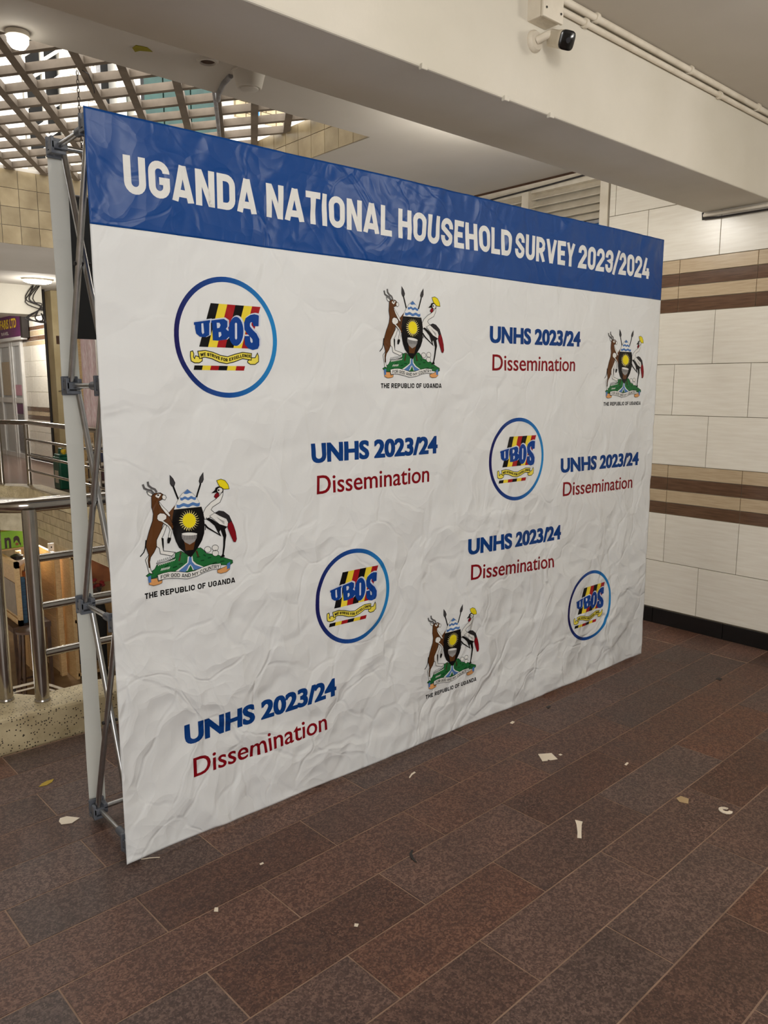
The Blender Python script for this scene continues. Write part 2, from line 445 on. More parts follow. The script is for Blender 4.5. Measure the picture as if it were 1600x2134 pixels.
for k in range(8):
    y1 = .755 - .46*k; y0 = max(y1-.46, -2.6)
    if y1-y0 < .05: continue
    MB().box(3.617, 3.632, y0+.002, y1-.002, .001, .097).build('skirting_tile', M['black'], bb, bevel=.0015)

# ---- beam over the stand
BEAM = [(-3.4,-.405),(3.636,-.272),(3.636,.127),(-3.4,-.03)]
beam = MB().prism(BEAM, 2.49, 2.92).build('ceiling_beam', M['paint'], bevel=.006)
tag(beam, 'deep cream painted beam running over the banner', 'beam', kind='structure')
# ---- ceilings at the same level
ce = MB()
ce.prism([(-3.4,-5.4),(3.9,-5.4),(3.9,-.25),(-3.4,-.38)], 2.90, 3.06)
ce.prism([(-3.4,-.06),(3.9,.08),(3.9,1.43),(2.17,1.383),(-3.4,1.20)], 2.90, 3.06)
ce.prism([(2.17,1.383),(3.9,1.43),(3.9,4.30),(2.17,4.30)], 2.90, 3.06)
ce.box(-3.4, 4.9, 5.78, 17.6, 2.90, 3.06); ce.box(2.42, 4.9, 4.3, 5.78, 2.90, 3.06); ce.box(-3.4, -1.95, 1.2, 5.78, 2.90, 3.06)
co = ce.build('ceiling', M['ceil'])
tag(co, 'plain painted ceiling slab on both sides of the beam', 'ceiling', kind='structure')
# ---- tiled upstand on the right edge of the roof opening
up = MB().box(2.172, 2.42, 1.383, 4.30, 2.94, 3.14).build('trim_1', M['sgrout'])
tag(up, 'tiled upstand on the edge of the grille opening', 'trim', kind='structure')
for k in range(21):
    y0 = 1.388 + .1385*k; y1 = min(y0+.1385, 4.298)
    for z0, z1 in ((2.902,3.037),(3.037,3.138)):
        if y1-y0 > .02: MB().box(2.163, 2.175, y0+.002, y1-.002, z0+.002, z1-.002).build('fascia_tile', M['stone'], up)
# ---- tiled beam on the far side of the opening
fb = MB().box(-2.2, 2.42, 4.312, 5.80, 2.57, 3.14).build('ceiling_beam', M['ceil'])
tag(fb, 'beam faced with square beige tiles beyond the grille opening', 'beam', kind='structure')
for i in range(30):
    x0 = -1.60 + .1365*i
    if x0 > 2.4: break
    for j in range(4):
        z0 = 2.572 + .1355*j
        MB().box(x0+.002, min(x0+.1365, 2.42)-.002, 4.302, 4.316, z0+.002, z0+.1335).build('fascia_tile', M['stone'], fb)
b3 = MB().box(-2.2, 2.97, 9.62, 10.05, 2.5, 2.92).build('ceiling_beam', M['paint'])
tag(b3, 'cream painted beam in front of the travel shop', 'beam', kind='structure')
b4 = MB().bar((-2.2,7.5,2.87), (3.9,7.52,2.87), .10, .07).build('ceiling_trunking', M['dwood'])
tag(b4, 'dark trunking strip across the ceiling of the far walkway', 'trunking', kind='structure')

# ---- far column and shop wall
cl = MB().box(3.22, 3.72, 10.0, 10.36, 0, 2.9).build('column', M['column'], bevel=.01)
tag(cl, 'yellowish painted column at the corner of the shop walkway', 'column', kind='structure')
MB().box(3.26, 3.41, 9.99, 10.0, 2.12, 2.24).build('stain_patch', M['dwood'], cl)
sw = MB().box(4.206, 4.5, 10.4, 17.5, 0, 2.92).build('wall_far', M['white'])
tag(sw, 'pale tiled shop wall with brown stripes beside the glass door', 'wall', kind='structure')
rows = [(0.0,.12,'black')]; z = .12
while z < .82: rows.append((z, z+.235, 'wall_tile')); z += .235
for c in ('brown','beige','brown'): rows.append((z, z+.085, c)); z += .085
while z < 2.2: rows.append((z, z+.30, 'wall_tile')); z += .30
rows += [(z,z+.09,'beige'),(z+.09,z+.18,'brown'),(z+.18,z+.29,'beige'),(z+.29,z+.37,'brown')]; z += .37
rows.append((z, 2.9, 'wall_tile'))
for j, (z0, z1, mk) in enumerate(rows):
    o = .0 if j % 2 else .24
    for k in range(7):
        y0 = max(12.1 + o + .48*(k-1), 12.1); y1 = min(12.1 + o + .48*k, 14.78)
        if y1-y0 < .03 or z1-z0 < .02: continue
        MB().box(4.198, 4.208, y0+.006, y1-.006, z0+.005, z1-.005).build('tile', M[mk], sw)
# ---- glazed shop door
dr = thing('door_1', (4.19, 15.7, 0), 'white framed glass shop door with posters under purple sign', 'door', kind='structure')
for y in (14.80, 15.38, 15.52, 16.30, 17.2):
    MB().box(4.14, 4.2, y-.04, y+.04, 0, 2.42).build('stile', M['alu'], dr)
for z in (.04, 1.20, 2.36):
    MB().box(4.145, 4.195, 14.8, 17.2, z-.05, z+.05).build('door_rail', M['alu'], dr)
for ya, yb in ((14.84,15.34),(15.56,16.26),(16.34,17.16)):
    for za, zb in ((.09,1.15),(1.25,2.31)):
        MB().box(4.166, 4.172, ya, yb, za, zb).build('pane', M['pane'], dr)
for ya, yb, za, zb, mk in ((14.86,15.32,1.30,1.52,'poster'),(14.86,15.32,.92,1.13,'purple'),(14.86,15.32,.14,.90,'greystrip'),(15.6,16.2,1.3,2.0,'beige')):
    MB().box(4.158, 4.164, ya, yb, za, zb).build('poster', M[mk], dr)
# interior behind the glass
si = MB().box(4.75, 4.9, 14.6, 17.4, 0, 2.9).build('wall_shop', M['white'])
tag(si, 'plain white wall inside the travel shop', 'wall', kind='structure')

# ---- lower storey walls
lw0 = MB().box(3.612, 3.9, 1.4, 13.6, -2.7, -.42).build('wall_lower', M['stone'])
tag(lw0, 'plain beige wall of the storey below the walkway', 'wall', kind='structure')
lw = MB().prism([(2.372,1.32),(2.62,1.32),(2.62,9.62),(-3.4,9.62),(-3.4,9.40),(2.10,9.40),(2.372,9.03)], -.49, -.02).build('trim_2', M['sgrout'])
tag(lw, 'band of small beige tiles on the edge of the well below the far kerb', 'trim', kind='structure')
for i in range(14):
    for j in range(4):
        y0 = 5.3 + .262*i + (.09 if j % 2 else 0); z0 = -.025 - .114*(j+1)
        if y0+.262 < 9.03: MB().box(2.362, 2.376, y0+.004, y0+.258, z0+.003, z0+.111).build('fascia_tile', M['stone'], lw)
for i in range(9):
    for j in range(4):
        x0 = .0 + .235*i; z0 = -.025 - .114*(j+1)
        MB().box(x0+.003, min(x0+.232, 2.1), 9.390, 9.404, z0+.003, z0+.111).build('fascia_tile', M['stone'], lw)
lw2 = MB().box(-1.5, 3.62, 13.4, 13.6, -2.7, -.42).build('wall_back', M['stone'])
tag(lw2, 'beige back wall of the storey below the walkway', 'wall', kind='structure')

# ---- the hall closes behind and to the left of the photographer
for nm, a, lab in (('wall_left', (-3.6,-3.4,-5.4,17.6,-2.95,2.92), 'plain cream wall on the open side of the hall'), ('wall_front', (-3.6,3.9,-5.6,-5.4,-.3,3.06), 'plain cream wall at the near end of the hall'),
                   ('wall_end', (-3.6,4.9,17.5,17.7,-.42,3.06), 'plain cream wall at the far end of the walkway'), ('wall_side', (4.2,4.4,4.3,10.4,0,2.92), 'plain cream wall along the far walkway')):
    tag(MB().box(*a).build(nm, M['paint']), lab, 'wall', kind='structure')
# ---- louvred clerestory on the line of the right wall
lv = thing('window_1', (3.66, 1.6, 2.4), 'louvred vent of white slats high up behind the banner', 'window', kind='structure')
MB().box(3.64, 3.70, .757, 2.9, 2.82, 2.884).build('head_rail', M['pvc'], lv)
MB().box(3.64, 3.70, .757, 2.9, 2.545, 2.566).build('sill_rail', M['greystrip'], lv)
for y in (.79, 1.43, 2.1, 2.86):
    MB().box(3.615, 3.70, y-.03, y+.03, 2.47, 2.83).build('mullion', M['pvc'], lv)
for k in range(5):
    zz = 2.578 + .050*k
    for ya, yb in ((.82,1.40),(1.46,2.07),(2.13,2.83)):
        MB().quadmesh([(3.64,ya,zz),(3.64,yb,zz),(3.69,yb,zz+.046),(3.69,ya,zz+.046),(3.648,ya,zz-.004),(3.648,yb,zz-.004),(3.698,yb,zz+.042),(3.698,ya,zz+.042)],
                      [(0,1,2,3),(7,6,5,4),(0,4,5,1),(2,6,7,3),(1,5,6,2),(0,3,7,4)]).build('slat', M['pvc'], lv)
MB().box(3.66, 3.67, .8, 2.86, 2.0, 2.545).build('pane', M['blue'], lv)
MB().tube([(3.625,2.85,2.84),(3.62,2.2,2.825),(3.62,1.7,2.835),(3.62,1.2,2.845),(3.625,.8,2.86)], .006, 8).build('cable', M['dark'], lv, True)
MB().box(3.64, 3.66, .757, 2.9, 2.884, 2.899).build('shade_strip', M['dwood'], lv)  # dark strip colours in the shade between head rail and ceiling
lwall = MB().box(3.70, 3.9, .755, 4.3, 0, 2.92).build('wall_behind', M['paint'])
tag(lwall, 'painted wall behind the louvred vent', 'wall', kind='structure')

# ================================================================ KERBS AND RAILINGS
def kerb_poly(pts, wid):
    """offset an open centre line on both sides"""
    L_, R_ = [], []
    for i, p in enumerate(pts):
        a = Vector(pts[max(i-1,0)]).to_2d(); b = Vector(pts[min(i+1,len(pts)-1)]).to_2d()
        d = (b-a).normalized(); n = Vector((-d.y, d.x))*wid/2
        L_.append((p[0]+n.x, p[1]+n.y)); R_.append((p[0]-n.x, p[1]-n.y))
    return L_ + R_[::-1]
k1 = MB().prism([(-.30,1.085),(-.05,1.095),(2.62,1.125),(2.62,1.32),(.135,1.30),(-.88,2.56),(-.88,9.38),(-1.22,9.38),(-1.22,2.30)], -.3, .14).build('kerb', M['terrazzo'], bevel=.014)
tag(k1, 'speckled terrazzo kerb under the thick steel railing', 'kerb', kind='structure')
k2 = MB().prism([(2.36,1.32),(2.62,1.32),(2.62,9.05),(2.42,9.40),(2.2,9.62),(-1.22,9.62),(-1.22,9.385),(2.1,9.385),(2.36,9.02)], -.02, .14).build('kerb', M['terrazzo'], bevel=.014)
tag(k2, 'terrazzo kerb round the far side of the well', 'kerb', kind='structure')

def railing(label, line, posts, bars, group):
    root = thing('railing', (line[len(line)//2][0], line[len(line)//2][1], .14), label, 'railing', group)
    top = []
    for i, p in enumerate(line):
        if 0 < i < len(line)-1:
            a = (Vector(line[i-1])-Vector(p)).normalized()*.06; b = (Vector(line[i+1])-Vector(p)).normalized()*.06; p = Vector(p)
            for t in (0, .25, .5, .75, 1):
                q = (p+a)*(1-t)**2 + p*2*t*(1-t) + (p+b)*t*t
                top.append((q.x, q.y, 1.005))
        else: top.append((p[0], p[1], 1.005))
    MB().tube(top, .031, 16).build('top_rail', M['steel'], root, True)
    for x, y in posts:
        MB().tube([(x,y,.141),(x,y,.99)], .030, 16).build('post', M['steel'], root, True)
        MB().lathe((x,y,.14), [(.034,0),(.034,.006),(.031,.012)], n=16).build('foot_ring', M['steel'], root, True)
    for a, b in bars:
        for z in (.775, .562, .350):
            MB().tube([(a[0],a[1],z),(b[0],b[1],z)], .0175, 12).build('rail', M['steel'], root, True)
    return root
railing('thick stainless steel railing on the speckled kerb behind the banner', [(-1.05,9.30),(-1.05,2.45),(.105,1.215),(2.45,1.24)],
        [(-1.05,9.25),(-1.05,7.0),(-1.05,4.7),(-1.0,2.40),(-.48,1.84),(.015,1.312),(.135,1.205),(1.3,1.225),(2.42,1.24)], [((.135,1.205),(1.3,1.225)),((1.3,1.225),(2.42,1.24)),((-.48,1.84),(.015,1.312)),((-1.0,2.40),(-.48,1.84)),((-1.05,4.7),(-1.0,2.40)),((-1.05,7.0),(-1.05,4.7)),((-1.05,9.25),(-1.05,7.0))], 'steel railings round the well')
railing('thin stainless steel railing across the well in front of the shops', [(-1.05,9.5),(2.24,9.5),(2.49,9.06),(2.49,1.45)],
        [(-1.0,9.5),(.5,9.5),(2.22,9.48),(2.47,9.1),(2.49,6.6),(2.49,4.1),(2.49,1.5)],
        [((-1.0,9.5),(.5,9.5)),((.5,9.5),(2.22,9.48)),((2.47,9.1),(2.49,6.6)),((2.49,6.6),(2.49,4.1)),((2.49,4.1),(2.49,1.5))], 'steel railings round the well')

# ================================================================ CONCRETE GRILLE
lat = thing('roof_grille', (.2, 2.8, 3.11), 'diamond grille of concrete bars over the stair well', 'grille')
def clipline(p, d, x0, x1, y0, y1):
    t0, t1 = -99, 99
    for o, dd, lo, hi in ((p[0],d[0],x0,x1),(p[1],d[1],y0,y1)):
        a, b = (lo-o)/dd, (hi-o)/dd
        t0, t1 = max(t0, min(a,b)), min(t1, max(a,b))
    return t0, t1
d1, d2 = math.radians(58.6), math.radians(-56.5)
fam1 = [-.892-.207*k for k in range(1,14)] + [-.892,-.703,-.385,-.182,.077,.280,.492,.696,.90,1.10]
fam2 = [1.55+.2125*k for k in range(-6,14)]
for ang, us, dz, nrm in ((d1, fam1, 0, 1), (d2, fam2, .003, -1)):
    D = (math.cos(ang), math.sin(ang)); Nn = (math.sin(ang)*nrm, -math.cos(ang)*nrm)
    for u in us:
        p = (Nn[0]*u, Nn[1]*u)
        t0, t1 = clipline(p, D, -1.85, 2.165, 1.30, 4.305)
        if t1-t0 < .08: continue
        MB().bar((p[0]+D[0]*t0, p[1]+D[1]*t0, 3.131+dz), (p[0]+D[0]*t1, p[1]+D[1]*t1, 3.131+dz), .044 if nrm == 1 else .032, .042).build('bar', M['conc'], lat)

# ---- outlines of the printed emblems, millimetres on the sheet: kind, colour, layer, line width, points
COAT=[
('p','green',0,7,[-148.8,74.1,-118.9,91.1,-111.6,103,-77.2,106.6,-51.2,118.2,-48.3,131,-29.4,135,-15.6,126.4,2.8,110.3,23.1,136.6,37.7,136.9,47.2,128.8,56.5,116.1,95.9,105.9,125.8,90.1,151.1,79.4,152.1,69.9,140.3,64.6,107.2,69.7,104.3,60.9,69.3,66.3,39.8,68.6,-18.5,61.9,-51.3,67.2,-111.3,63.6,-133.8,62.9]),
('l','dkgreen',1,16,[-40.6,94.4,-26.5,94.5]),
('l','dkgreen',1,16,[-59.7,86.3,-45.6,88.5]),
('l','dkgreen',1,16,[21.9,107.5,34.1,108]),
('l','dkgreen',1,16,[36,94.2,48.2,94.6]),
('l','dkgreen',1,16,[60.7,99.6,73.2,100.1]),
('l','dkgreen',1,16,[77.3,78.8,92.5,81.2]),
('l','dkgreen',1,16,[105.1,81.6,120.3,81.6]),
('l','dkgreen',1,16,[-87.1,92.7,-73.1,97.2]),
('l','dkgreen',1,16,[46.5,113,53.7,107.5]),
('l','dkgreen',1,16,[-37.3,116.2,-30,121.8]),
('l','dkbrown',1,26,[-29.6,131.7,-37.9,104]),
('l','dkbrown',1,26,[22.8,128.8,29.1,105.4]),
('p','white',1,0,[-7.8,114.1,7.7,114.1,9.4,98.1,21,86.2,44.9,73.5,44.7,67.8,-46.5,69.7,-50.9,73.8,-29.3,84.9,-11,95.5]),
('p','river',2,0,[-3.8,113.5,4.3,112.8,5,96.5,14.9,84.4,38.7,72.8,33.7,69.5,10.6,68.2,5.1,80.7,-0.1,88.3,-6.7,84.8,-12,74.4,-19.5,65.5,-41.6,72.3,-25.9,81.5,-7.5,94.3]),
('p','green',3,0,[-0.2,86.1,7,68,-12.3,67.7]),
('p','white',1,7,[73.2,126.3,71.5,121.5,67.2,118.5,61.5,117.9,55.9,120.1,51.9,124.3,50.6,129.4,52.3,134.2,56.6,137.3,62.3,137.8,67.9,135.7,71.9,131.5]),
('p','white',1,7,[99.5,128.4,97.8,123.6,93.5,120.5,87.7,120,82,122.1,78,126.3,76.6,131.5,78.4,136.3,82.7,139.4,88.4,140,94.1,137.9,98.2,133.6]),
('p','white',1,7,[100.1,110.4,98.4,105.6,94,102.5,88.2,102,82.6,104.2,78.5,108.4,77.2,113.7,78.9,118.4,83.2,121.5,89,122.1,94.7,119.9,98.8,115.7]),
('l','black',1,7,[-111.4,107.4,-106.4,116.4]),
('l','white',2,9,[-108.4,99.3,-102,104.8]),
('l','black',1,7,[-105,108.4,-100,117.4]),
('l','white',2,9,[-102,100.3,-95.6,105.8]),
('l','black',1,7,[-98.6,109.4,-93.6,118.5]),
('l','white',2,9,[-95.6,101.2,-89.1,106.8]),
('l','black',1,7,[-92.2,110.4,-87.2,119.5]),
('l','white',2,9,[-89.1,102.2,-82.7,107.9]),
('l','black',1,7,[-85.7,111.4,-80.7,120.5]),
('l','white',2,9,[-82.7,103.2,-76.2,108.9]),
('l','black',1,7,[-79.3,112.4,-74.2,121.5]),
('l','white',2,9,[-76.2,104.2,-69.7,109.9]),
('l','black',1,7,[-72.8,113.4,-67.7,122.6]),
('l','white',2,9,[-69.7,105.2,-63.2,110.9]),
('l','black',1,7,[-66.3,114.4,-61.2,123.6]),
('l','white',2,9,[-63.2,106.3,-56.6,111.9]),
('l','black',1,7,[-59.7,115.5,-54.7,124.7]),
('l','white',2,9,[-56.6,107.3,-50.1,112.9]),
('l','white',2,10,[-100.1,82.7,-95.2,89.6]),
('l','white',2,10,[-95.1,83,-90.2,89.9]),
('l','white',2,10,[-90,83.3,-85.1,90.2]),
('l','white',2,10,[-85,83.6,-80.1,90.5]),
('l','white',2,10,[-79.9,83.9,-75,90.8]),
('l','white',2,10,[-74.8,84.2,-69.9,91.2]),
('l','black',1,9,[-113.7,106.6,-84,108.7,-51.3,116]),
('l','black',1,26,[-47.7,345.5,-31.3,299.8]),
('l','black',1,26,[46.2,343.2,31.2,300.4]),
('p','dkgrey',2,8,[-56.5,377.2,-46.7,365.8,-40.5,352.4,-43.1,344.1,-51.2,342.6,-56.5,351.6]),
('p','dkgrey',2,8,[56.1,377.6,56.4,355.6,52.4,347.1,43.8,342.3,40.6,351.3,44.7,363.1]),
('p','black',3,0,[0.4,329.1,18.7,314.8,31.2,299.3,40.1,281.9,46.7,265.7,51.9,245.1,54.2,211.3,51.8,182.4,43.6,160.9,28.1,138.2,2.8,110.3,-15.6,126.4,-35.9,147,-46.6,168.3,-54.6,195.6,-56.7,224.2,-53.8,247.8,-48.9,269,-41.2,285.6,-31.2,303,-18.9,316]),
('p','white',4,0,[-48.4,269.8,-41.2,285.1,-30,302.9,-18.3,315.5,0.4,328.2,18.2,314,30.5,298.8,39.4,282,44.7,269.5]),
('p','blue2',5,0,[0.4,328.2,10.6,319.5,15.9,315,6.9,316.3,-1.5,314,-8.5,314.6,-13.7,317.7]),
('p','blue2',5,0,[-25.4,306.2,-22.6,304.4,-19.6,303.7,-16.6,304.6,-13.6,306.3,-10.5,307.4,-7.6,307.1,-4.6,305.5,-1.7,303.5,1.2,302.6,4.3,303.2,7.3,304.8,10.4,306.2,13.4,306.2,16.4,304.7,19.3,302.7,22.3,301.5,25.4,301.8,28.5,303.3,28.1,294.6,25,293.1,22,292.7,19,294,16,296,13.1,297.5,10,297.5,7,296.1,3.9,294.5,0.9,293.9,-2.1,294.8,-5,296.8,-7.9,298.4,-10.9,298.8,-13.9,297.6,-17,296,-20,295.1,-22.9,295.7,-25.8,297.5]),
('p','blue2',5,0,[-39.4,285,-35.2,283.1,-30.9,282.5,-26.5,283.6,-22,285.5,-17.6,286.9,-13.2,286.6,-8.9,284.9,-4.6,282.9,-0.3,281.9,4.2,282.7,8.7,284.6,13.2,286.2,17.7,286.3,22,284.8,26.4,282.7,30.8,281.5,35.4,281.9,39.9,283.7,39.5,273.5,34.9,271.8,30.4,271.3,26,272.6,21.6,274.7,17.2,276.2,12.8,276.1,8.3,274.5,3.8,272.7,-0.7,271.9,-5.1,272.8,-9.4,274.9,-13.7,276.6,-18,276.9,-22.5,275.5,-26.9,273.6,-31.3,272.5,-35.6,273.1,-39.9,275]),
('p','paley',4,0,[23.3,229.2,30.3,223.7,36.5,225.6,23.2,225]),
('p','paley',4,0,[22.8,223.2,28.3,216.6,34.9,216.7,21.6,219.3]),
('p','paley',4,0,[20.8,217.6,24.4,210.3,31,208.6,18.6,214.2]),
('p','paley',4,0,[17.4,212.8,18.8,205.4,25,202.1,14.4,210.2]),
('p','paley',4,0,[12.9,209.3,12.1,202.2,17.3,197.4,9.3,207.6]),
('p','paley',4,0,[7.6,207.1,4.6,200.9,8.5,194.9,3.6,206.5]),
('p','paley',4,0,[1.8,206.4,-3.1,201.5,-0.7,194.9,-2.2,206.9]),
('p','paley',4,0,[-4,207.4,-10.5,204,-9.8,197.2,-7.9,208.9]),
('p','paley',4,0,[-9.5,209.8,-17.2,208.3,-18.2,201.7,-12.9,212.3]),
('p','paley',4,0,[-14.3,213.6,-22.6,214,-25.2,208.1,-17,216.9]),
('p','paley',4,0,[-18.1,218.5,-26.4,220.8,-30.4,215.9,-19.9,222.3]),
('p','paley',4,0,[-20.5,224.1,-28.3,228.1,-33.5,224.6,-21.4,228.2]),
('p','paley',4,0,[-21.5,230.1,-28.3,235.5,-34.3,233.7,-21.3,234.3]),
('p','paley',4,0,[-21,236.1,-26.3,242.6,-32.7,242.4,-19.8,240]),
('p','paley',4,0,[-19,241.6,-22.5,248.7,-28.9,250.3,-16.9,245]),
('p','paley',4,0,[-15.7,246.3,-17.1,253.6,-23,256.8,-12.8,248.9]),
('p','paley',4,0,[-11.3,249.9,-10.4,256.9,-15.5,261.5,-7.7,251.6]),
('p','paley',4,0,[-6,252.1,-3,258.3,-6.9,264.1,-2.1,252.8]),
('p','paley',4,0,[-0.2,252.8,4.7,257.8,2.3,264.3,3.8,252.4]),
('p','paley',4,0,[5.6,252,12.1,255.4,11.4,262.2,9.5,250.5]),
('p','paley',4,0,[11.1,249.6,18.9,251.2,19.9,257.8,14.6,247.1]),
('p','paley',4,0,[16,245.8,24.4,245.5,27,251.5,18.7,242.6]),
('p','paley',4,0,[19.8,240.9,28.3,238.7,32.4,243.7,21.7,237.1]),
('p','paley',4,0,[22.3,235.3,30.3,231.3,35.7,234.8,23.2,231.1]),
('p','yellow',5,0,[23.1,227.1,22.3,222.1,20.5,217.4,17.6,213.4,13.9,210.1,9.5,207.9,4.8,206.8,-0.2,206.8,-5.1,208,-9.7,210.2,-13.8,213.4,-17.1,217.4,-19.6,222.1,-21,227.1,-21.3,232.2,-20.5,237.2,-18.7,241.8,-15.9,245.8,-12.2,249,-7.9,251.3,-3.2,252.5,1.8,252.5,6.7,251.4,11.3,249.2,15.4,246,18.8,242,21.3,237.4,22.8,232.3]),
('p','brown',4,0,[-19.7,166.9,20.8,167.2,15.9,148.8,12.2,133.7,-14.1,134.6,-15.7,150.9]),
('p','grey',5,0,[-27.1,186.7,26.4,185.5,23.4,170.2,16.4,160,-0.2,152.1,-16.4,162.1,-25.3,174.3]),
('l','dkgrey',6,6,[-23.7,182.9,-22,169.4]),
('l','dkgrey',6,6,[-18.1,182.8,-16.8,169.2]),
('l','dkgrey',6,6,[-12.4,182.6,-11.6,169]),
('l','dkgrey',6,6,[-6.7,182.4,-6.4,168.7]),
('l','dkgrey',6,6,[-1,182.3,-1.2,168.5]),
('l','dkgrey',6,6,[4.7,182.1,4.1,168.3]),
('l','dkgrey',6,6,[10.4,181.9,9.3,168]),
('l','dkgrey',6,6,[16.1,181.8,14.6,167.8]),
('l','dkgrey',6,6,[21.9,181.6,19.9,167.6]),
('p','white',6,0,[26.1,183.3,24.4,181.9,19.7,181,12.5,180.8,3.8,181.3,-5.4,182.5,-14,184.1,-21,186.1,-25.4,188.1,-26.9,190,-25.3,191.4,-20.7,192.3,-13.6,192.5,-5,192,4.2,190.9,12.9,189.2,19.9,187.2,24.5,185.2]),
('l','grey3',2,30,[-144.9,356.3,-140.5,343.8,-130.9,338.4,-119,335.2,-109.6,323.8]),
('l','grey3',2,30,[-129,363.2,-127,351.1,-117.5,342.9,-106.7,337.7,-100.9,328.1]),
('p','white',2,8,[-133.4,333.1,-125.8,331.4,-115.8,324.8,-115.4,318,-123.1,319.1,-129.5,323.9]),
('p','white',1,8,[-80.6,227,-74,221.9,-83.1,199.2,-91.8,182.9,-87.9,171.5,-86.9,143.1,-48.2,133.7,-60.3,123.5,-97.5,135.4,-100.5,153.7,-107.7,159,-110.4,162.6,-108.9,180.8,-94.1,207]),
('p','black',2,0,[-93.5,186.4,-86.1,183.3,-86,153.9,-88,144.3,-91.7,163.3]),
('p','white',1,8,[-134.4,139,-147.4,123.6,-143.8,107.9,-138.5,81.1,-126.4,77,-132.4,91,-137,111.2,-132.3,127.8]),
('p','brown',3,8,[-118.7,318.7,-107.3,326.1,-89.4,325.6,-80.7,319.5,-85.9,305,-97.4,299.7,-93.6,286.5,-80.8,270.2,-65.7,253.5,-61.7,242.2,-53.3,223.8,-51.5,212.7,-57.6,206.9,-62.8,218.4,-80.4,231.3,-86.3,227.7,-94.1,207,-110,180.9,-109.9,159.3,-118.6,143.2,-130.4,129.7,-134.5,115.2,-133.8,97.7,-138.3,98.4,-139.4,120.2,-135.6,137,-145.2,166.3,-141,185,-131.9,211.7,-119.2,242.2,-116,263.2,-120.4,285]),
('p','brown',2,0,[-65.3,262.1,-50.9,275.7,-43.6,283.6,-52,252,-56.5,228.6,-61.8,240]),
('p','white',4,0,[-107.2,318.1,-97.4,323.5,-87.4,320.9,-96.5,309.8,-103.9,313.5]),
('p','black',5,0,[-94,319,-94.8,317.5,-96.6,316.8,-98.8,317,-100.5,318.1,-101.1,319.6,-100.4,321.1,-98.6,321.8,-96.4,321.6,-94.6,320.5]),
('p','white',4,7,[-81.9,318.5,-74.1,316.7,-71,309.6,-75.9,302.5,-83.7,305.4,-85.6,312.4]),
('p','white',4,6,[-94.8,297.7,-84.7,283.5,-69.6,266.9,-61.2,252.5,-64.8,248.6,-76.7,261.1,-89,278.5,-95.6,292]),
('p','white',4,6,[-102.9,257.5,-94.7,263.1,-81.3,260.5,-73.7,253.3,-74.8,243.7,-84.6,238.3,-71.5,228.1,-60.6,216,-57.6,206.9,-62.3,190,-64.5,181.6,-71.3,182.4,-68.5,195.2,-63.3,207.6,-69.6,219.2,-89.3,235.6,-100.3,240.1,-104.9,247]),
('p','black',5,0,[-72.4,184.8,-62.2,182.4,-62.9,175.9,-68.7,164.6,-74.9,166.5,-75,177.5]),
('l','black',2,15,[-143.2,185.3,-146.7,160,-151.7,147.9,-163.7,136.3]),
('p','yellow',2,8,[102.7,348.6,117.8,351.9,132.6,346.3,143.5,331.9,146.8,317.6,129,318,114.3,326.4,107.7,335.9]),
('p','white',2,8,[125,311.5,123.2,296.4,112.4,277.1,84.6,264.1,78.8,255.7,92.4,243,78.4,232.1,54.8,226.9,49.6,247.6,60,264.3,80.3,280.2,97.9,288.6,110.2,297.6]),
('p','black',3,0,[95.3,318.6,98.1,325.6,108.2,329.2,119.8,325.9,126,316.4,124.9,307.5,119.1,306.9,103.6,307.2]),
('p','black',3,0,[82.6,308.6,97.1,320,103.2,309.9]),
('p','white',4,0,[122.4,315.1,121.3,311.5,118.6,308.8,114.7,307.5,110.5,307.9,106.8,309.8,104.3,313,103.5,316.8,104.5,320.4,107.3,323.1,111.1,324.5,115.3,324.1,119.1,322.1,121.6,318.9]),
('p','black',5,0,[111.4,316.3,110.3,314.2,107.8,313.5,105.4,314.6,104.5,316.9,105.6,319.1,108.1,319.8,110.5,318.6]),
('p','red2',3,6,[102.4,309.5,110.5,304.7,108.1,295.5,98.5,290.3,92,297,96,304.5]),
('p','black',2,0,[56.1,229,62.4,233.9,83,223.7,107.2,205.1,134.6,192.7,126.8,186.8,131.1,165.6,125.8,145.6,119.1,103.8,123.4,96.2,104.3,93.2,113.6,105.7,119.4,160.2,110.3,186.5,102.3,174.9,89.6,202.6,72.9,218.1]),
('l','black',2,26,[102.5,180.6,108.4,168.5,64.7,198.8,54.2,211.3]),
('l','black',2,14,[57.6,204.1,55.9,192]),
('p','white',3,6,[91.2,244.3,110.7,232,133.1,220.4,139.7,205.9,135.2,193.6,107.2,205.1,83.1,227.1,72.4,236.2]),
('l','grey',4,5,[98.2,229.9,124.8,203]),
('l','grey',4,5,[104.2,225.6,124.9,206.2]),
('l','grey',4,5,[110.3,221.3,125.1,209.4]),
('l','grey',4,5,[116.5,217,125.2,212.6]),
('p','black2',4,0,[90.7,244.5,106.4,250.5,123.9,246.4,143.6,230.6,153.6,207.7,138.9,204.8,133.1,221.5,108.3,234]),
('p','red2',4,5,[137.6,206.1,150.6,211.5,157.8,196.9,165.3,172.9,168.4,149.2,163.6,139.4,155.9,141.1,146.4,163.6,135.8,190.3]),
('p','orange',5,6,[-142.8,62.2,-113.6,61.8,-110.8,50.4,-97.7,52.6,-98.6,43.9,-107.8,41.1,-126,39.3,-140.3,45]),
('p','blue2',6,0,[-143.5,70.6,-133.3,73.7,-133.9,52,-142.2,50.8]),
('p','orange',5,6,[92.7,55.3,106.7,58.2,127.4,63.8,140.8,64.6,138.7,50.9,126.6,43.4,106.1,41.6,93.6,46.3]),
('p','blue2',6,0,[128.9,71,140.7,75.8,140.2,55.3,128.5,52]),
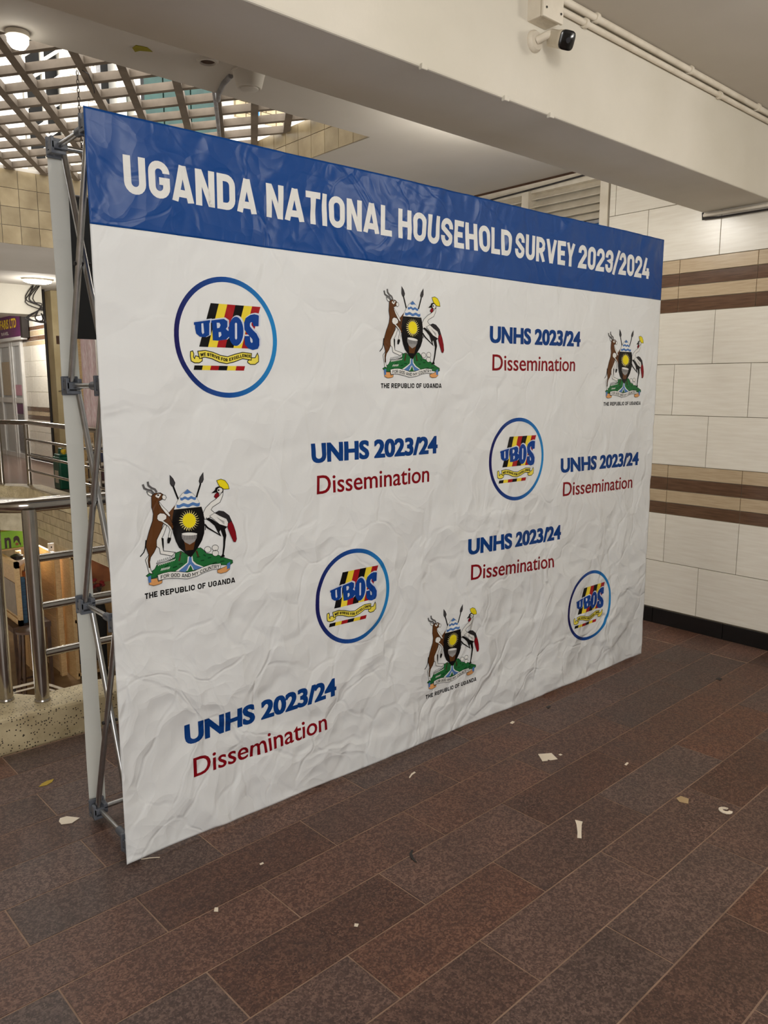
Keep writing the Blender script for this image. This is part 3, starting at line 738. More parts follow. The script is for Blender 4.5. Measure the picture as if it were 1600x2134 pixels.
('p','white',6,7,[-112.5,71.5,-92.5,74.9,-69.5,75.6,-41.7,71.2,-13.6,64.5,12.9,66,40,73.1,69.8,77.7,106.7,76.2,104.2,58.1,76.6,60.1,46.6,55,19.4,46.8,-14.5,43.3,-47.3,50.5,-75.1,55,-93.5,55.2,-109.5,53]),
]
COAT_MOTTO=[(-104.5, 62.9), (-79.2, 65.0), (-51.5, 61.9), (-18.8, 54.8), (12.4, 54.7), (44.4, 62.2), (71.9, 68.2), (102.5, 67.6)]
COAT_NAME=[(-156.5, 11.2), (159.7, 11.1)]
LOGO=[
('p','black',0,0,[-56.5,104.1,-27.5,104.1,-70.7,-30,-101.5,-29.9]),
('p','yellow2',0,0,[-27.5,104.1,2.8,104.1,-39.4,-30,-70.7,-30]),
('p','red3',0,0,[2.8,104.1,32.2,104,-9,-30,-39.4,-30]),
('p','black',0,0,[32.2,104,63.5,104,20.5,-30.1,-9,-30]),
('p','yellow2',0,0,[63.5,104,93.8,104,50.4,-30.2,20.5,-30.1]),
('p','red3',0,0,[93.8,104,125.2,103.9,79.4,-30.4,50.4,-30.2]),
('p','ltgrey',1,-16,[-113.1,45.1,-56.8,55.1,-57,49.2,-59.9,44.3,-61.3,8.7,-75.1,2.2,-93.8,2.6,-106.6,11.5,-109.9,27.8,-109.5,37.1,-113.4,38.1]),
('p','blue',2,0,[-116.9,42.6,-60.7,52.5,-60.9,46.6,-63.8,41.8,-65.2,6.2,-78.9,-0.3,-97.6,0.1,-110.4,9,-113.7,25.2,-113.3,34.6,-117.2,35.6]),
('p','ltgrey',1,-16,[-52.8,54.1,-7.3,61.4,4.9,54.8,4.3,38,-1.5,30.5,8,23.7,8.8,6.8,-1.3,-2.1,-32,-6.8,-49.7,-6.3,-49.5,-0.3,-50.4,47.2,-53.1,47]),
('p','blue',2,0,[-56.7,51.6,-11.3,58.8,0.9,52.2,0.3,35.4,-5.5,27.9,4,21.1,4.8,4.2,-5.3,-4.6,-35.9,-9.4,-53.6,-8.8,-53.4,-2.9,-54.2,44.6,-57,44.5]),
('p','ltgrey',1,-16,[62.6,26.1,61.6,15.8,59.2,6,55.6,-2.9,50.9,-10.4,45.5,-16,39.5,-19.7,33.3,-21,27.2,-20.1,21.5,-16.9,16.5,-11.6,12.4,-4.5,9.4,4,7.8,13.6,7.5,23.6,8.5,33.8,10.9,43.5,14.4,52.3,19,59.7,24.3,65.4,30.3,69,36.4,70.5,42.5,69.7,48.2,66.7,53.3,61.5,57.5,54.5,60.5,46,62.3,36.3]),
('p','blue',2,0,[58.5,23.5,57.5,13.2,55.1,3.4,51.5,-5.5,46.8,-13,41.4,-18.6,35.4,-22.2,29.2,-23.6,23.1,-22.6,17.4,-19.4,12.4,-14.2,8.4,-7.1,5.4,1.4,3.8,11,3.4,21.1,4.5,31.2,6.8,40.9,10.4,49.6,15,57,20.3,62.7,26.2,66.4,32.4,67.9,38.4,67.1,44.2,64,49.2,58.9,53.4,51.9,56.4,43.3,58.2,33.7]),
('p','ltgrey',1,-16,[117.7,80.6,122.1,78.3,119.6,44.8,100.4,43.9,97.8,54.8,92,57,87.5,51.8,87.2,43.2,97.1,32.6,111.5,20.9,121.4,3.9,120.8,-16.1,114.5,-27.6,95.2,-31.9,79.2,-27.4,66.5,-15.5,65.9,11.6,86.3,12.4,87.2,-4.9,91.4,-9.7,95.9,-7,94.8,2.8,79.1,17,66.6,31.2,65.8,53.2,72.1,68.2,89.8,78.9,104.5,82.2]),
('p','blue',2,0,[113.5,77.8,117.9,75.6,115.4,42.1,96.2,41.2,93.6,52.1,87.9,54.3,83.4,49.2,83.1,40.6,93,29.9,107.3,18.2,117.1,1.2,116.5,-18.8,110.3,-30.2,91,-34.5,75,-30,62.4,-18.1,61.8,8.9,82.1,9.7,83,-7.5,87.3,-12.3,91.7,-9.7,90.6,0.2,75,14.4,62.4,28.6,61.7,50.5,68,65.5,85.7,76.3,100.3,79.5]),
('p','ltgrey',3,0,[-91.9,40.3,-85.2,41.8,-83.2,12.5,-88.7,8.3,-91.7,14.5]),
('p','ltgrey',3,0,[-37.9,45.4,-28.3,45.9,-24.5,39,-28.9,30.4,-37.2,28.8]),
('p','ltgrey',3,0,[-32.1,17.1,-23.9,17.5,-22.3,7.9,-30,1.1,-32.1,2.7]),
('p','ltgrey',3,0,[27.4,46.3,31.2,49.4,35.3,46.7,34.3,0.5,30.2,-4,26.3,0.2]),
('p','yellow3',1,10,[-132.4,-45.7,-124.5,-43.1,-120.9,-52.4,-122.6,-61.9,-118.9,-66.5,-115.9,-58.2,-108,-59.2,-92.3,-66,-92.6,-73.1,-103.5,-79.3,-119.4,-79.5,-131,-73.9,-133,-59.8]),
('p','yellow3',1,10,[70.8,-69.8,84.2,-62,87.3,-59.5,99,-59.2,108.4,-44,112.5,-53.9,112,-71.5,98.4,-80.5,80.7,-80.8,70.7,-74.8]),
('p','yellow3',2,10,[-107.4,-43.8,-80.6,-40.7,-53.7,-45.9,-26.6,-54.8,-1.6,-57.9,24,-49.9,52.9,-43,86.2,-45.8,84.1,-67,52.2,-62.7,23.2,-73.2,-5.2,-79.9,-32.9,-75.5,-59.9,-65.2,-84.1,-61,-101.7,-66.2]),
('p','black',0,0,[-119.8,-87.1,-90.9,-87,-94.7,-100.9,-123.5,-100.9]),
('p','yellow2',0,0,[-90.9,-87,-61.5,-87,-65.5,-101,-94.7,-100.9]),
('p','red3',0,0,[-61.5,-87,-31.7,-86.9,-35.8,-101,-65.5,-101]),
('p','black',0,0,[-31.7,-86.9,-1.4,-86.8,-5.6,-101,-35.8,-101]),
('p','yellow2',0,0,[-1.4,-86.8,29.4,-86.7,25,-101,-5.6,-101]),
('p','red3',0,0,[29.4,-86.7,60.7,-86.6,56.2,-101.1,25,-101]),
]
LOGO_MOTTO=[(-99.9, -55.0), (-79.7, -51.4), (-54.1, -56.0), (-27.0, -65.0), (-2.0, -68.8), (23.6, -61.4), (52.6, -52.9), (82.1, -54.6)]

# ================================================================ THE BANNER STAND
BW, BH, BZ, BAND = 3.0, 2.24, .012, 1.947
rng = np.random.RandomState(11)
RIDGES = []
def ridge(cx, cz, ang, ln, w, a): RIDGES.append((cx, cz, math.cos(ang), math.sin(ang), ln, w, a))
for i in range(150):      # creases crowd the lower half
    z = BZ + 1.75*rng.rand()**1.7
    w = rng.uniform(.014, .034)
    ridge(rng.uniform(.05,2.95), z, rng.uniform(-.9,1.1), rng.uniform(.05,.22), w, rng.choice([-1,1])*rng.uniform(.5,1.0)*w*.20*(1.2-.6*z/1.9))
for i in range(26):       # slanting folds of the header
    w = rng.uniform(.016,.04)
    ridge(rng.uniform(.05,2.95), rng.uniform(1.98,2.24), rng.uniform(.5,1.35), rng.uniform(.07,.2), w, rng.choice([-1,1])*w*rng.uniform(.10,.20))
for i in range(34):       # short gathers under the top edge
    ridge(.6+2.3*rng.rand(), 2.225, rng.uniform(1.35,1.8), .035, rng.uniform(.010,.016), rng.uniform(.0012,.0022))
for i in range(22):       # dents along both side hems
    s = rng.choice([0,1]); w = rng.uniform(.012,.02)
    ridge(.03 if s == 0 else 2.97, rng.uniform(.1,1.9), rng.uniform(-.35,.35), .035, w, rng.choice([-1,1])*w*.08)
ridge(.055, 1.1, math.pi/2, 1.2, .006, .0006); ridge(2.945, 1.1, math.pi/2, 1.2, .006, .0006)
ridge(1.5, 2.185, 0, 1.6, .008, .0006)
def disp(x, z):
    x = np.asarray(x, float); z = np.asarray(z, float)
    h = .006*np.sin(2.3*x+.6)*np.sin(1.5*z+.4) + .0035*np.sin(4.1*x+2.3*z+1.0) + .002*np.sin(9*x-5*z)
    h = h*np.clip(np.minimum(np.minimum(x, BW-x)/.15, 1), 0, 1)
    for cx, cz, c, s, ln, w, a in RIDGES:
        dx, dz = x-cx, z-cz
        al, pe = dx*c+dz*s, -dx*s+dz*c
        h = h + a*np.exp(-(pe/w)**2-(al/ln)**2)
    return h
stand = thing('pop_up_banner_stand', (1.5, .17, 0), 'wide white and blue printed banner on a folding aluminium frame', 'banner stand')
def sheet_mesh(name, z0, z1, m, nx, nz):
    xs = np.linspace(0, BW, nx+1); zs = np.linspace(z0, z1, nz+1)
    X, Z = np.meshgrid(xs, zs)
    Y = disp(X, Z)
    o = OFF[stand]
    co = np.stack([X.ravel()-o.x, Y.ravel()-o.y, Z.ravel()-o.z], 1)
    back = co.copy(); back[:,1] += .0012
    i = np.arange(nz)[:,None]*(nx+1)+np.arange(nx)[None,:]
    i = i.ravel()
    f = np.stack([i, i+1, i+nx+2, i+nx+1], 1)
    n = len(co)
    fb = np.stack([i, i+nx+1, i+nx+2, i+1], 1)+n
    b = np.r_[np.arange(nx), np.arange(nz)*(nx+1)+nx, np.arange(nx,0,-1)+nz*(nx+1), np.arange(nz,0,-1)*(nx+1)]
    b2 = np.roll(b, -1)
    fe = np.stack([b2, b, b+n, b2+n], 1)
    F = np.r_[f, fb, fe]
    me = bpy.data.meshes.new(name)
    me.vertices.add(2*n); me.vertices.foreach_set('co', np.r_[co, back].ravel())
    me.loops.add(F.size); me.loops.foreach_set('vertex_index', F.ravel().astype(np.int32))
    me.polygons.add(len(F)); me.polygons.foreach_set('loop_start', (np.arange(len(F))*4).astype(np.int32))
    me.update(calc_edges=True)
    sm = np.ones(len(F), bool); sm[len(f)+len(fb):] = False
    me.polygons.foreach_set('use_smooth', sm)
    me.materials.append(m)
    return me
sheet = place(bpy.data.objects.new('banner_sheet', sheet_mesh('banner_sheet', BZ, BAND, M['sheet'], 460, 296)), stand, OFF[stand])
sheet['label'] = 'white crumpled vinyl sheet'
band = place(bpy.data.objects.new('header_band', sheet_mesh('header_band', BAND, BZ+BH, M['band'], 460, 46)), stand, OFF[stand])
band['label'] = 'glossy blue header strip'

# ---- printed artwork: flat shapes laid on the sheet
INK = {k: lin(v) for k, v in dict(black=(16,15,16), black2=(44,42,44), white=(226,226,222), ltgrey=(206,212,224), grey=(150,148,146), grey3=(96,94,94), dkgrey=(62,60,62),
    yellow=(232,214,30), yellow2=(232,208,60), yellow3=(232,216,84), paley=(240,226,150), red2=(126,14,26), red3=(160,26,32), brown=(92,56,28), dkbrown=(70,44,26),
    green=(34,104,54), dkgreen=(16,62,32), river=(84,124,180), blue2=(78,118,176), orange=(214,154,96), blue=(14,62,140), text_blue=(8,58,124), text_red=(128,8,22)).items()}
LAYER = .00042
class Print:
    def __init__(s): s.v = []; s.f = []; s.c = []
    def tris(s, tri, color, layer, maxlen=.013):
        stack = list(tri); done = []
        while stack:
            a, b, c = stack.pop()
            e = [((a[0]-b[0])**2+(a[1]-b[1])**2, 0), ((b[0]-c[0])**2+(b[1]-c[1])**2, 1), ((c[0]-a[0])**2+(c[1]-a[1])**2, 2)]
            l, k = max(e)
            if l <= maxlen**2: done.append((a,b,c)); continue
            if k == 1: a, b, c = b, c, a
            elif k == 2: a, b, c = c, a, b
            m = ((a[0]+b[0])/2, (a[1]+b[1])/2)
            stack += [(a,m,c),(m,b,c)]
        idx = {}
        for t in done:
            ar = (t[1][0]-t[0][0])*(t[2][1]-t[0][1])-(t[2][0]-t[0][0])*(t[1][1]-t[0][1])
            if abs(ar) < 1e-10: continue
            if ar < 0: t = (t[0], t[2], t[1])
            ids = []
            for p in t:
                k = (round(p[0],6), round(p[1],6))
                if k not in idx:
                    idx[k] = len(s.v); s.v.append((p[0], p[1], layer)); s.c.append(color(p) if callable(color) else INK[color])
                ids.append(idx[k])
            if len(set(ids)) == 3: s.f.append(ids)
    def poly(s, pts, color, layer):
        t = tessellate_polygon([[Vector((p[0], p[1], 0)) for p in pts]])
        s.tris([tuple(tuple(pts[i][:2]) for i in tr) for tr in t], color, layer)
    def ribbon(s, pts, w, color, layer, closed=False, clampy=None):
        pts = [p for i, p in enumerate(pts) if i == 0 or math.hypot(p[0]-pts[i-1][0], p[1]-pts[i-1][1]) > 1e-6]
        if closed and math.hypot(pts[0][0]-pts[-1][0], pts[0][1]-pts[-1][1]) < 1e-6: pts = pts[:-1]
        n = len(pts); L_, R_ = [], []
        for i in range(n):
            p = Vector(pts[i][:2])
            a = Vector(pts[i-1][:2]) if (i > 0 or closed) else None
            b = Vector(pts[(i+1) % n][:2]) if (i < n-1 or closed) else None
            d1_ = (p-a).normalized() if a is not None else (b-p).normalized()
            d2_ = (b-p).normalized() if b is not None else d1_
            n1, n2 = Vector((-d1_.y, d1_.x)), Vector((-d2_.y, d2_.x))
            m = n1+n2
            m = n1 if m.length < 1e-6 else m.normalized()
            k = min(1/max(m.dot(n1), .35), 2.2)
            L_.append(tuple(p+m*w/2*k)); R_.append(tuple(p-m*w/2*k))
        if clampy: L_ = [(x, min(max(y, clampy[0]), clampy[1])) for x, y in L_]; R_ = [(x, min(max(y, clampy[0]), clampy[1])) for x, y in R_]
        for i in range(n if closed else n-1):
            j = (i+1) % n
            s.tris([(L_[i],R_[i],R_[j]),(L_[i],R_[j],L_[j])], color, layer)
    def build(s, name, parent, label=None):
        v = np.array(s.v); y = disp(v[:,0], v[:,1]) - LAYER*(v[:,2]+1.4)
        o = OFF[stand]
        me = bpy.data.meshes.new(name)
        me.from_pydata(np.stack([v[:,0]-o.x, y-o.y, v[:,1]-o.z], 1).tolist(), [], s.f)
        at = me.color_attributes.new('ink', 'FLOAT_COLOR', 'POINT')
        at.data.foreach_set('color', np.c_[np.array(s.c), np.ones(len(s.c))].ravel())
        me.polygons.foreach_set('use_smooth', [True]*len(me.polygons))
        me.materials.append(M['ink'])
        ob = place(bpy.data.objects.new(name, me), parent, o)
        if label: ob['label'] = label
        return ob

# ---- block capitals drawn with strokes (condensed sign lettering)
def arc(cx, cy, r, a0, a1, n=5): return [(cx+r*math.cos(math.radians(a0+(a1-a0)*i/n)), cy+r*math.sin(math.radians(a0+(a1-a0)*i/n))) for i in range(n+1)]
def glyph(ch, w, t):
    l, r, b, T = t/2, w-t/2, t/2, 1-t/2
    R = min((r-l)/2, .24); cx = w/2
    if ch == 'U': return [([(l,1)]+arc(l+R,b+R,R,180,270)+arc(r-R,b+R,R,270,360)+[(r,1)], 0)]
    if ch in 'O0': return [(arc(r-R,T-R,R,0,90)+arc(l+R,T-R,R,90,180)+arc(l+R,b+R,R,180,270)+arc(r-R,b+R,R,270,360), 1)]
    if ch == 'D': return [([(l,b),(l,T)]+arc(r-R,T-R,R,90,0)+arc(r-R,b+R,R,0,-90), 1)]
    if ch == 'C': return [([(r,.66)]+arc(r-R,T-R,R,0,90)+arc(l+R,T-R,R,90,180)+arc(l+R,b+R,R,180,270)+arc(r-R,b+R,R,270,360)+[(r,.34)], 0)]
    if ch == 'G': return [([(r,.68)]+arc(r-R,T-R,R,0,90)+arc(l+R,T-R,R,90,180)+arc(l+R,b+R,R,180,270)+arc(r-R,b+R,R,270,360)+[(r,.47),(cx,.47)], 0)]
    if ch == 'S': return [([(r,T-R-.05)]+arc(r-R,T-R,R,0,90)+arc(l+R,T-R,R,90,180)+[(l+.01,.64),(cx,.5),(r-.01,.36)]+arc(r-R,b+R,R,0,-90)+arc(l+R,b+R,R,270,180)+[(l,b+R+.05)], 0)]
    if ch == 'A': return [([(l*.75,0),(cx-t*.06,1)], 0), ([(w-l*.75,0),(cx+t*.06,1)], 0), ([(w*.22,.235),(w*.78,.235)], 0)]
    if ch == 'V': return [([(l*.75,1),(cx-t*.06,0)], 0), ([(w-l*.75,1),(cx+t*.06,0)], 0)]
    if ch == 'N': return [([(l,0),(l,1)], 0), ([(r,0),(r,1)], 0), ([(l+t*.05,1.02),(r-t*.05,-.02)], 0)]
    if ch == 'M': return [([(l,0),(l,1)], 0), ([(r,0),(r,1)], 0), ([(l,1),(cx,.25)], 0), ([(r,1),(cx,.25)], 0)]
    if ch == 'W': return [([(l*.8,1),(w*.28,0)], 0), ([(w*.28,0),(cx,.9)], 0), ([(cx,.9),(w*.72,0)], 0), ([(w*.72,0),(w-l*.8,1)], 0)]
    if ch == 'T': return [([(0,T),(w,T)], 0), ([(cx,0),(cx,T)], 0)]
    if ch == 'I': return [([(cx,0),(cx,1)], 0)]
    if ch == 'L': return [([(l,1),(l,b),(w,b)], 0)]
    if ch == 'H': return [([(l,0),(l,1)], 0), ([(r,0),(r,1)], 0), ([(l,.5),(r,.5)], 0)]
    if ch == 'E': return [([(w,T),(l,T),(l,b),(w,b)], 0), ([(l,.5),(w*.88,.5)], 0)]
    if ch == 'F': return [([(w,T),(l,T),(l,0)], 0), ([(l,.48),(w*.86,.48)], 0)]
    if ch == 'Y': return [([(l*.75,1),(cx,.42)], 0), ([(w-l*.75,1),(cx,.42)], 0), ([(cx,0),(cx,.46)], 0)]
    if ch == 'X': return [([(l*.8,1),(w-l*.8,0)], 0), ([(w-l*.8,1),(l*.8,0)], 0)]
    if ch in 'RPB':
        k = .24; q = min(k, (r-l)*.75)
        m = .46
        o = [([(l,0),(l,1)], 0), ([(l,T)]+arc(r-q,T-q,q,90,0)+arc(r-q,m+q,q,0,-90)+[(l,m)], 0)]
        if ch == 'R': o.append(([(cx*.95,m),(r,0)], 0))
        if ch == 'B': o.append(([(l,m)]+arc(r-.18,m-.18+.0,.18,90,0)+arc(r-.18,b+.18,.18,0,-90)+[(l,b)], 0))
        return o
    if ch == '2': return [([(l,T-R-.05)]+arc(l+R,T-R,R,180,90)+arc(r-R,T-R,R,90,0)+[(r,.60),(l+.02,b+.05),(l,b),(w,b)], 0)]
    if ch == '3': return [([(l,T-R-.05)]+arc(l+R,T-R,R,180,90)+arc(r-R,T-R,R,90,0)+[(r-.005,.60),(r-.05,.53),(cx*1.0,.515),(r-.05,.50),(r-.005,.43)]+arc(r-R,b+R,R,0,-90)+arc(l+R,b+R,R,270,180)+[(l,b+R+.05)], 0)]
    if ch == '4': return [([(w*.58,1),(l*.9,.25),(w,.25)], 0), ([(w*.74,0),(w*.74,.5)], 0)]
    if ch == '/': return [([(0,-.06),(w,1.06)], 0)]
    return []
GW = dict(I=.30, T=.86, L=.82, E=.84, F=.82, A=1.06, V=1.04, Y=1.0, M=1.3, W=1.45)
GW['/'] = .62
def stroke_text(pr, text, x0, x1, base, h, t, color, layer, space=.55, gap=.16):
    """fit text between x0 and x1; base is a z value or a function of x"""
    adv = [(.0, space) if c == ' ' else (GW.get(c, 1.0), gap) for c in text]
    tot = sum(a+g for a, g in adv) - adv[-1][1]
    k = (x1-x0)/tot
    x = x0
    for c, (a, g) in zip(text, adv):
        if c != ' ':
            w = a*k/h
            tt = min(t, w*.98) if c == 'I' else t
            for pts, cl in glyph(c, w, tt):
                bz = base(x+a*k/2) if callable(base) else base
                sl = 0
                if callable(base): sl = (base(x+a*k)-base(x))/max(a*k, 1e-6)
                wp = [(x+p[0]*h, bz+(p[1])*h+sl*(p[0]*h-a*k/2)) for p in pts]
                pr.ribbon(wp, tt*h, color, layer, closed=bool(cl), clampy=(bz-abs(sl)*a*k/2-(.07*h if c == '/' else 0), bz+h+abs(sl)*a*k/2+(.07*h if c == '/' else 0)))
        x += (a+g)*k

for wd, a, b in (('UGANDA',.104,.538),('NATIONAL',.577,1.110),('HOUSEHOLD',1.141,1.787),('SURVEY',1.814,2.236),('2023/2024',2.264,2.866)):
    hp = Print(); stroke_text(hp, wd, a, b, 2.043, .104, .20, 'white', 0, gap=.13)
    hp.build('heading_word', band, 'white block capitals')

# ---- humanist text from the built-in face
def text_tris(body, offset, shear):
    cu = bpy.data.curves.new('tmp', 'FONT'); cu.body = body; cu.size = 1.0; cu.offset = offset; cu.shear = shear; cu.resolution_u = 4
    ob = bpy.data.objects.new('tmp', cu); COL.objects.link(ob)
    me = bpy.data.meshes.new_from_object(ob.evaluated_get(bpy.context.evaluated_depsgraph_get()))
    me.calc_loop_triangles()
    v = [(q.co.x, q.co.y) for q in me.vertices]
    t = [tuple(v[i] for i in tr.vertices) for tr in me.loop_triangles]
    bpy.data.objects.remove(ob); bpy.data.curves.remove(cu); bpy.data.meshes.remove(me)
    return t
def bbox(t):
    xs = [p[0] for tr in t for p in tr]; ys = [p[1] for tr in t for p in tr]
    return min(xs), max(xs), min(ys), max(ys)
CAP = bbox(text_tris('H', 0, 0))[3]
T_UNHS = {s: text_tris('UNHS 2023/24', .026, s) for s in (0, .0)}
T_UNHS = text_tris('UNHS 2023/24', .026, .0); T_DISS = text_tris('Dissemination', .006, .0)
BU, BD = bbox(T_UNHS), bbox(T_DISS)
def fit(pr, tris, bb_, x0, x1, base0, base1, cap, color, layer):
    kx = (x1-x0)/(bb_[1]-bb_[0]); ky = cap/CAP
    def f(p):
        x = x0+(p[0]-bb_[0])*kx
        return (x, base0+(base1-base0)*(x-x0)/(x1-x0)+p[1]*ky)
    pr.tris([tuple(f(p) for p in t) for t in tris], color, layer)
for xa, xb, za, zb, xc, xd, zc, zd in ((1.657,2.306,1.686,1.690,1.678,2.270,1.569,1.573), (.741,1.358,1.238,1.240,.766,1.313,1.122,1.125), (2.182,2.876,1.099,1.091,2.205,2.834,.983,.969),
                                       (1.545,2.198,.793,.779,1.567,2.148,.677,.645), (.218,.836,.343,.354,.245,.790,.220,.227)):
    p = Print()
    for q, (dx, dz) in enumerate(((-.0023,.0009),(.0023,.0009),(-.0023,-.0009),(.0023,-.0009))): fit(p, T_UNHS, BU, xa+.003+dx, xb-.003+dx, za+dz, zb+dz, .0625, 'text_blue', q*.25)
    p.build('title_line', sheet, 'bold blue lettering')
    p = Print()
    for q, dx in enumerate((-.0006,.0006)): fit(p, T_DISS, BD, xc+dx, xd+dx, zc, zd, .066, 'text_red', q*.25)
    p.build('subtitle_line', sheet, 'thin dark red lettering')

def interp(pts, x):
    if x <= pts[0][0]: return pts[0][1]
    for a, b in zip(pts, pts[1:]):
        if x <= b[0]:
            u = (x-a[0])/(b[0]-a[0]); return a[1]+(b[1]-a[1])*u
    return pts[-1][1]
def draw(pr, art, cx, cz, sx, sz, unit):
    for kind, c, l, w, v in art:
        pts = [(cx+v[i]*.001*sx, cz+v[i+1]*.001*sz) for i in range(0, len(v), 2)]
        if kind == 'l': pr.ribbon(pts, w*unit, c, l)
        else:
            if w: pr.ribbon(pts, abs(w)*unit, 'black' if w > 0 else c, l+(.5 if w > 0 else 0), closed=True)
            pr.poly(pts, c, l)
for cx, cz, sx, sz in ((.260,.856,1,1), (1.217,1.494,.985,1.0), (2.688,1.404,1.06,1.0), (1.462,.203,1.0,.99)):
    p = Print()
    draw(p, COAT, cx, cz, sx, sz, .000218)
    stroke_text(p, 'FOR GOD AND MY COUNTRY', cx-.102*sx, cx+.101*sx, lambda x: cz+sz*(.001*interp(COAT_MOTTO, (x-cx)*1000/sx)-.006), .0115, .17, 'black', 7, space=.45)
    stroke_text(p, 'THE REPUBLIC OF UGANDA', cx-.157*sx, cx+.159*sx, cz+.002, .0182, .225, 'black', 0, space=.5)
    p.build('coat_of_arms', sheet, 'coat of arms with antelope, crane and black shield')
def ring_color(cx):
    a, b, c = np.array(lin((28,22,84))), np.array(lin((26,76,150))), np.array(lin((36,132,196)))
    def f(p):
        t = min(max((p[0]-cx)/.37+.5, 0), 1)
        return tuple(a+(b-a)*t*2) if t < .5 else tuple(b+(c-b)*(t*2-1))
    return f
for cx, cz, sx, sz in ((.421,1.6545,1,1), (1.854,1.182,1.02,.98), (.925,.720,.97,.97), (2.474,.392,1.06,.97)):
    p = Print()
    draw(p, LOGO, cx, cz, sx, sz, .000255)
    stroke_text(p, 'WE STRIVE FOR EXCELLENCE', cx-.099*sx, cx+.083*sx, lambda x: cz+sz*(.001*interp(LOGO_MOTTO, (x-cx)*1000/sx)-.005), .010, .24, 'black', 4, space=.5)
    p.ribbon([(cx+.1775*sx*math.cos(2*math.pi*i/72), cz+.1795*sz*math.sin(2*math.pi*i/72)) for i in range(72)], .0160, ring_color(cx), 0, closed=True)
    p.build('round_emblem', sheet, 'blue ringed emblem with striped flag and bold letters')

# ---- returns of the sheet on the back of the end frames
for x0, x1, yb in ((.022,.074,.365), (2.926,2.978,.365)):
    s = MB()
    nz = 24
    for i in range(nz):
        za, zb = .03+(2.235-.03)*i/nz, .03+(2.235-.03)*(i+1)/nz
        wa, wb = .004*math.sin(i*.9), .004*math.sin((i+1)*.9)
        s.quadmesh([(x0,yb+wa,za),(x1,yb-.01-wa,za),(x1,yb-.01-wb,zb),(x0,yb+wb,zb),(x0,yb+wa+.0015,za),(x1,yb-.0085-wa,za),(x1,yb-.0085-wb,zb),(x0,yb+wb+.0015,zb)],
                   [(0,1,2,3),(7,6,5,4),(0,3,7,4),(1,5,6,2)])
    s.build('side_return', M['back'], stand, True)
# ---- folding frame
XS = [.04, .77, 1.5, 2.23, 2.96]; ZS = [.045, .782, 1.505, 2.225]; YF, YB = .055, .33
hubm = MB()
hubm.box(-.024,.024,-.024,.024,-.011,.011); hubm.box(-.026,.026,.016,.026,-.030,.030); hubm.box(-.026,-.012,-.02,.02,-.024,-.014); hubm.box(-.026,.018,-.026,-.012,-.026,-.016)
hubm.box(-.026,-.016,-.024,-.004,-.02,.024); hubm.box(.010,.024,-.024,.024,.004,.022)
hm = hubm.mesh('hub', M['hub'], bevel=.002)
for x in XS:
    for z in ZS:
        for y in (YF, YB):
            place(bpy.data.objects.new('hub', hm), stand, (x, y, z))
def tube(name, a, b, r=.0095, n=10):
    return MB().tube([a, b], r, n).build(name, M['tube'], stand, True)
for x in XS:
    for i in range(3):
        za, zb = ZS[i], ZS[i+1]
        tube('scissor_tube', (x-.006,YB-.01,za+.012), (x-.006,YF+.01,zb-.012)); tube('scissor_tube', (x+.014,YF+.01,za+.012), (x+.014,YB-.01,zb-.012))
        MB().tube([(x-.02,(YF+YB)/2,(za+zb)/2),(x+.03,(YF+YB)/2,(za+zb)/2)], .006, 8).build('pivot', M['dark'], stand)
    for z in ZS:
        tube('spacer_tube', (x,YB-.02,z), (x,YF+.02,z), .0085)
        MB().tube([(x,YF+.055,z),(x,YF+.10,z)], .013, 12).build('sleeve', M['hub'], stand, True)
for i in range(4):
    for j in range(3):
        pass
    for z in ZS: tube('cross_tube', (XS[i]+.02,YB,z), (XS[i+1]-.02,YB,z), .0085)

# ================================================================ FITTINGS ON BEAM AND CEILING
def yb_(x): return -.405 + (x+3.4)*(.133/7.036)
def squarish(m, c, axis):
    axis = Vector(axis).normalized(); a = axis.cross(Vector((0,0,1))).normalized(); b = axis.cross(a)
    for i, p in enumerate(m.v):
        d = Vector(p)-c; h = axis*d.dot(axis); u, v = d.dot(a), d.dot(b); r = math.hypot(u, v)
        if r > 1e-6:
            t = math.atan2(v, u); k = (abs(math.cos(t))**4+abs(math.sin(t))**4)**-.25
            m.v[i] = tuple(c+h+(a*u+b*v)*k)
    return m
jb = thing('junction_box', (1.52, yb_(1.52), 2.78), 'cream junction box on the beam above the security camera', 'junction box')
MB().box(1.470, 1.575, yb_(1.5)-.062, yb_(1.5)+.002, 2.768, 2.893).build('box_body', M['pvc'], jb, bevel=.004)
MB().box(1.466, 1.579, yb_(1.5)-.074, yb_(1.5)-.062, 2.764, 2.897).build('lid', M['pvc'], jb, bevel=.003)
for dx, dz in ((.012,.012),(.093,.012),(.012,.1),(.093,.1)):
    MB().lathe((1.470+dx, yb_(1.5)-.0745, 2.782+dz), [(.004,0),(.004,.002)], (0,-1,0), 8).build('screw', M['dark'], jb)
MB().lathe((1.4695, yb_(1.5)-.035, 2.845), [(.011,0),(.011,.003),(.006,.005)], (-1,0,0), 14).build('knockout', M['pvc'], jb)
ct = thing('security_camera', (1.505, yb_(1.5), 2.71), 'white bullet security camera with black face on the beam', 'security camera')
MB().lathe((1.507, yb_(1.507), 2.712), [(.036,0),(.036,.010),(.030,.018)], (0,-1,0), 24).build('mount_plate', M['pvc'], ct, True)
MB().tube([(1.507,yb_(1.5)-.015,2.712),(1.52,yb_(1.5)-.045,2.722),(1.552,yb_(1.5)-.05,2.737)], [.014,.013,.015], 12).build('bracket', M['pvc'], ct, True)
ax = Vector((-.25,-.90,-.40)).normalized()
c0 = Vector((1.560, yb_(1.5)-.040, 2.725))
squarish(MB().lathe(c0, [(.012,0),(.022,.006),(.028,.014),(.028,.070),(.030,.073),(.030,.090),(.027,.092)], ax, 28), c0, ax).build('housing', M['pvc'], ct, True)
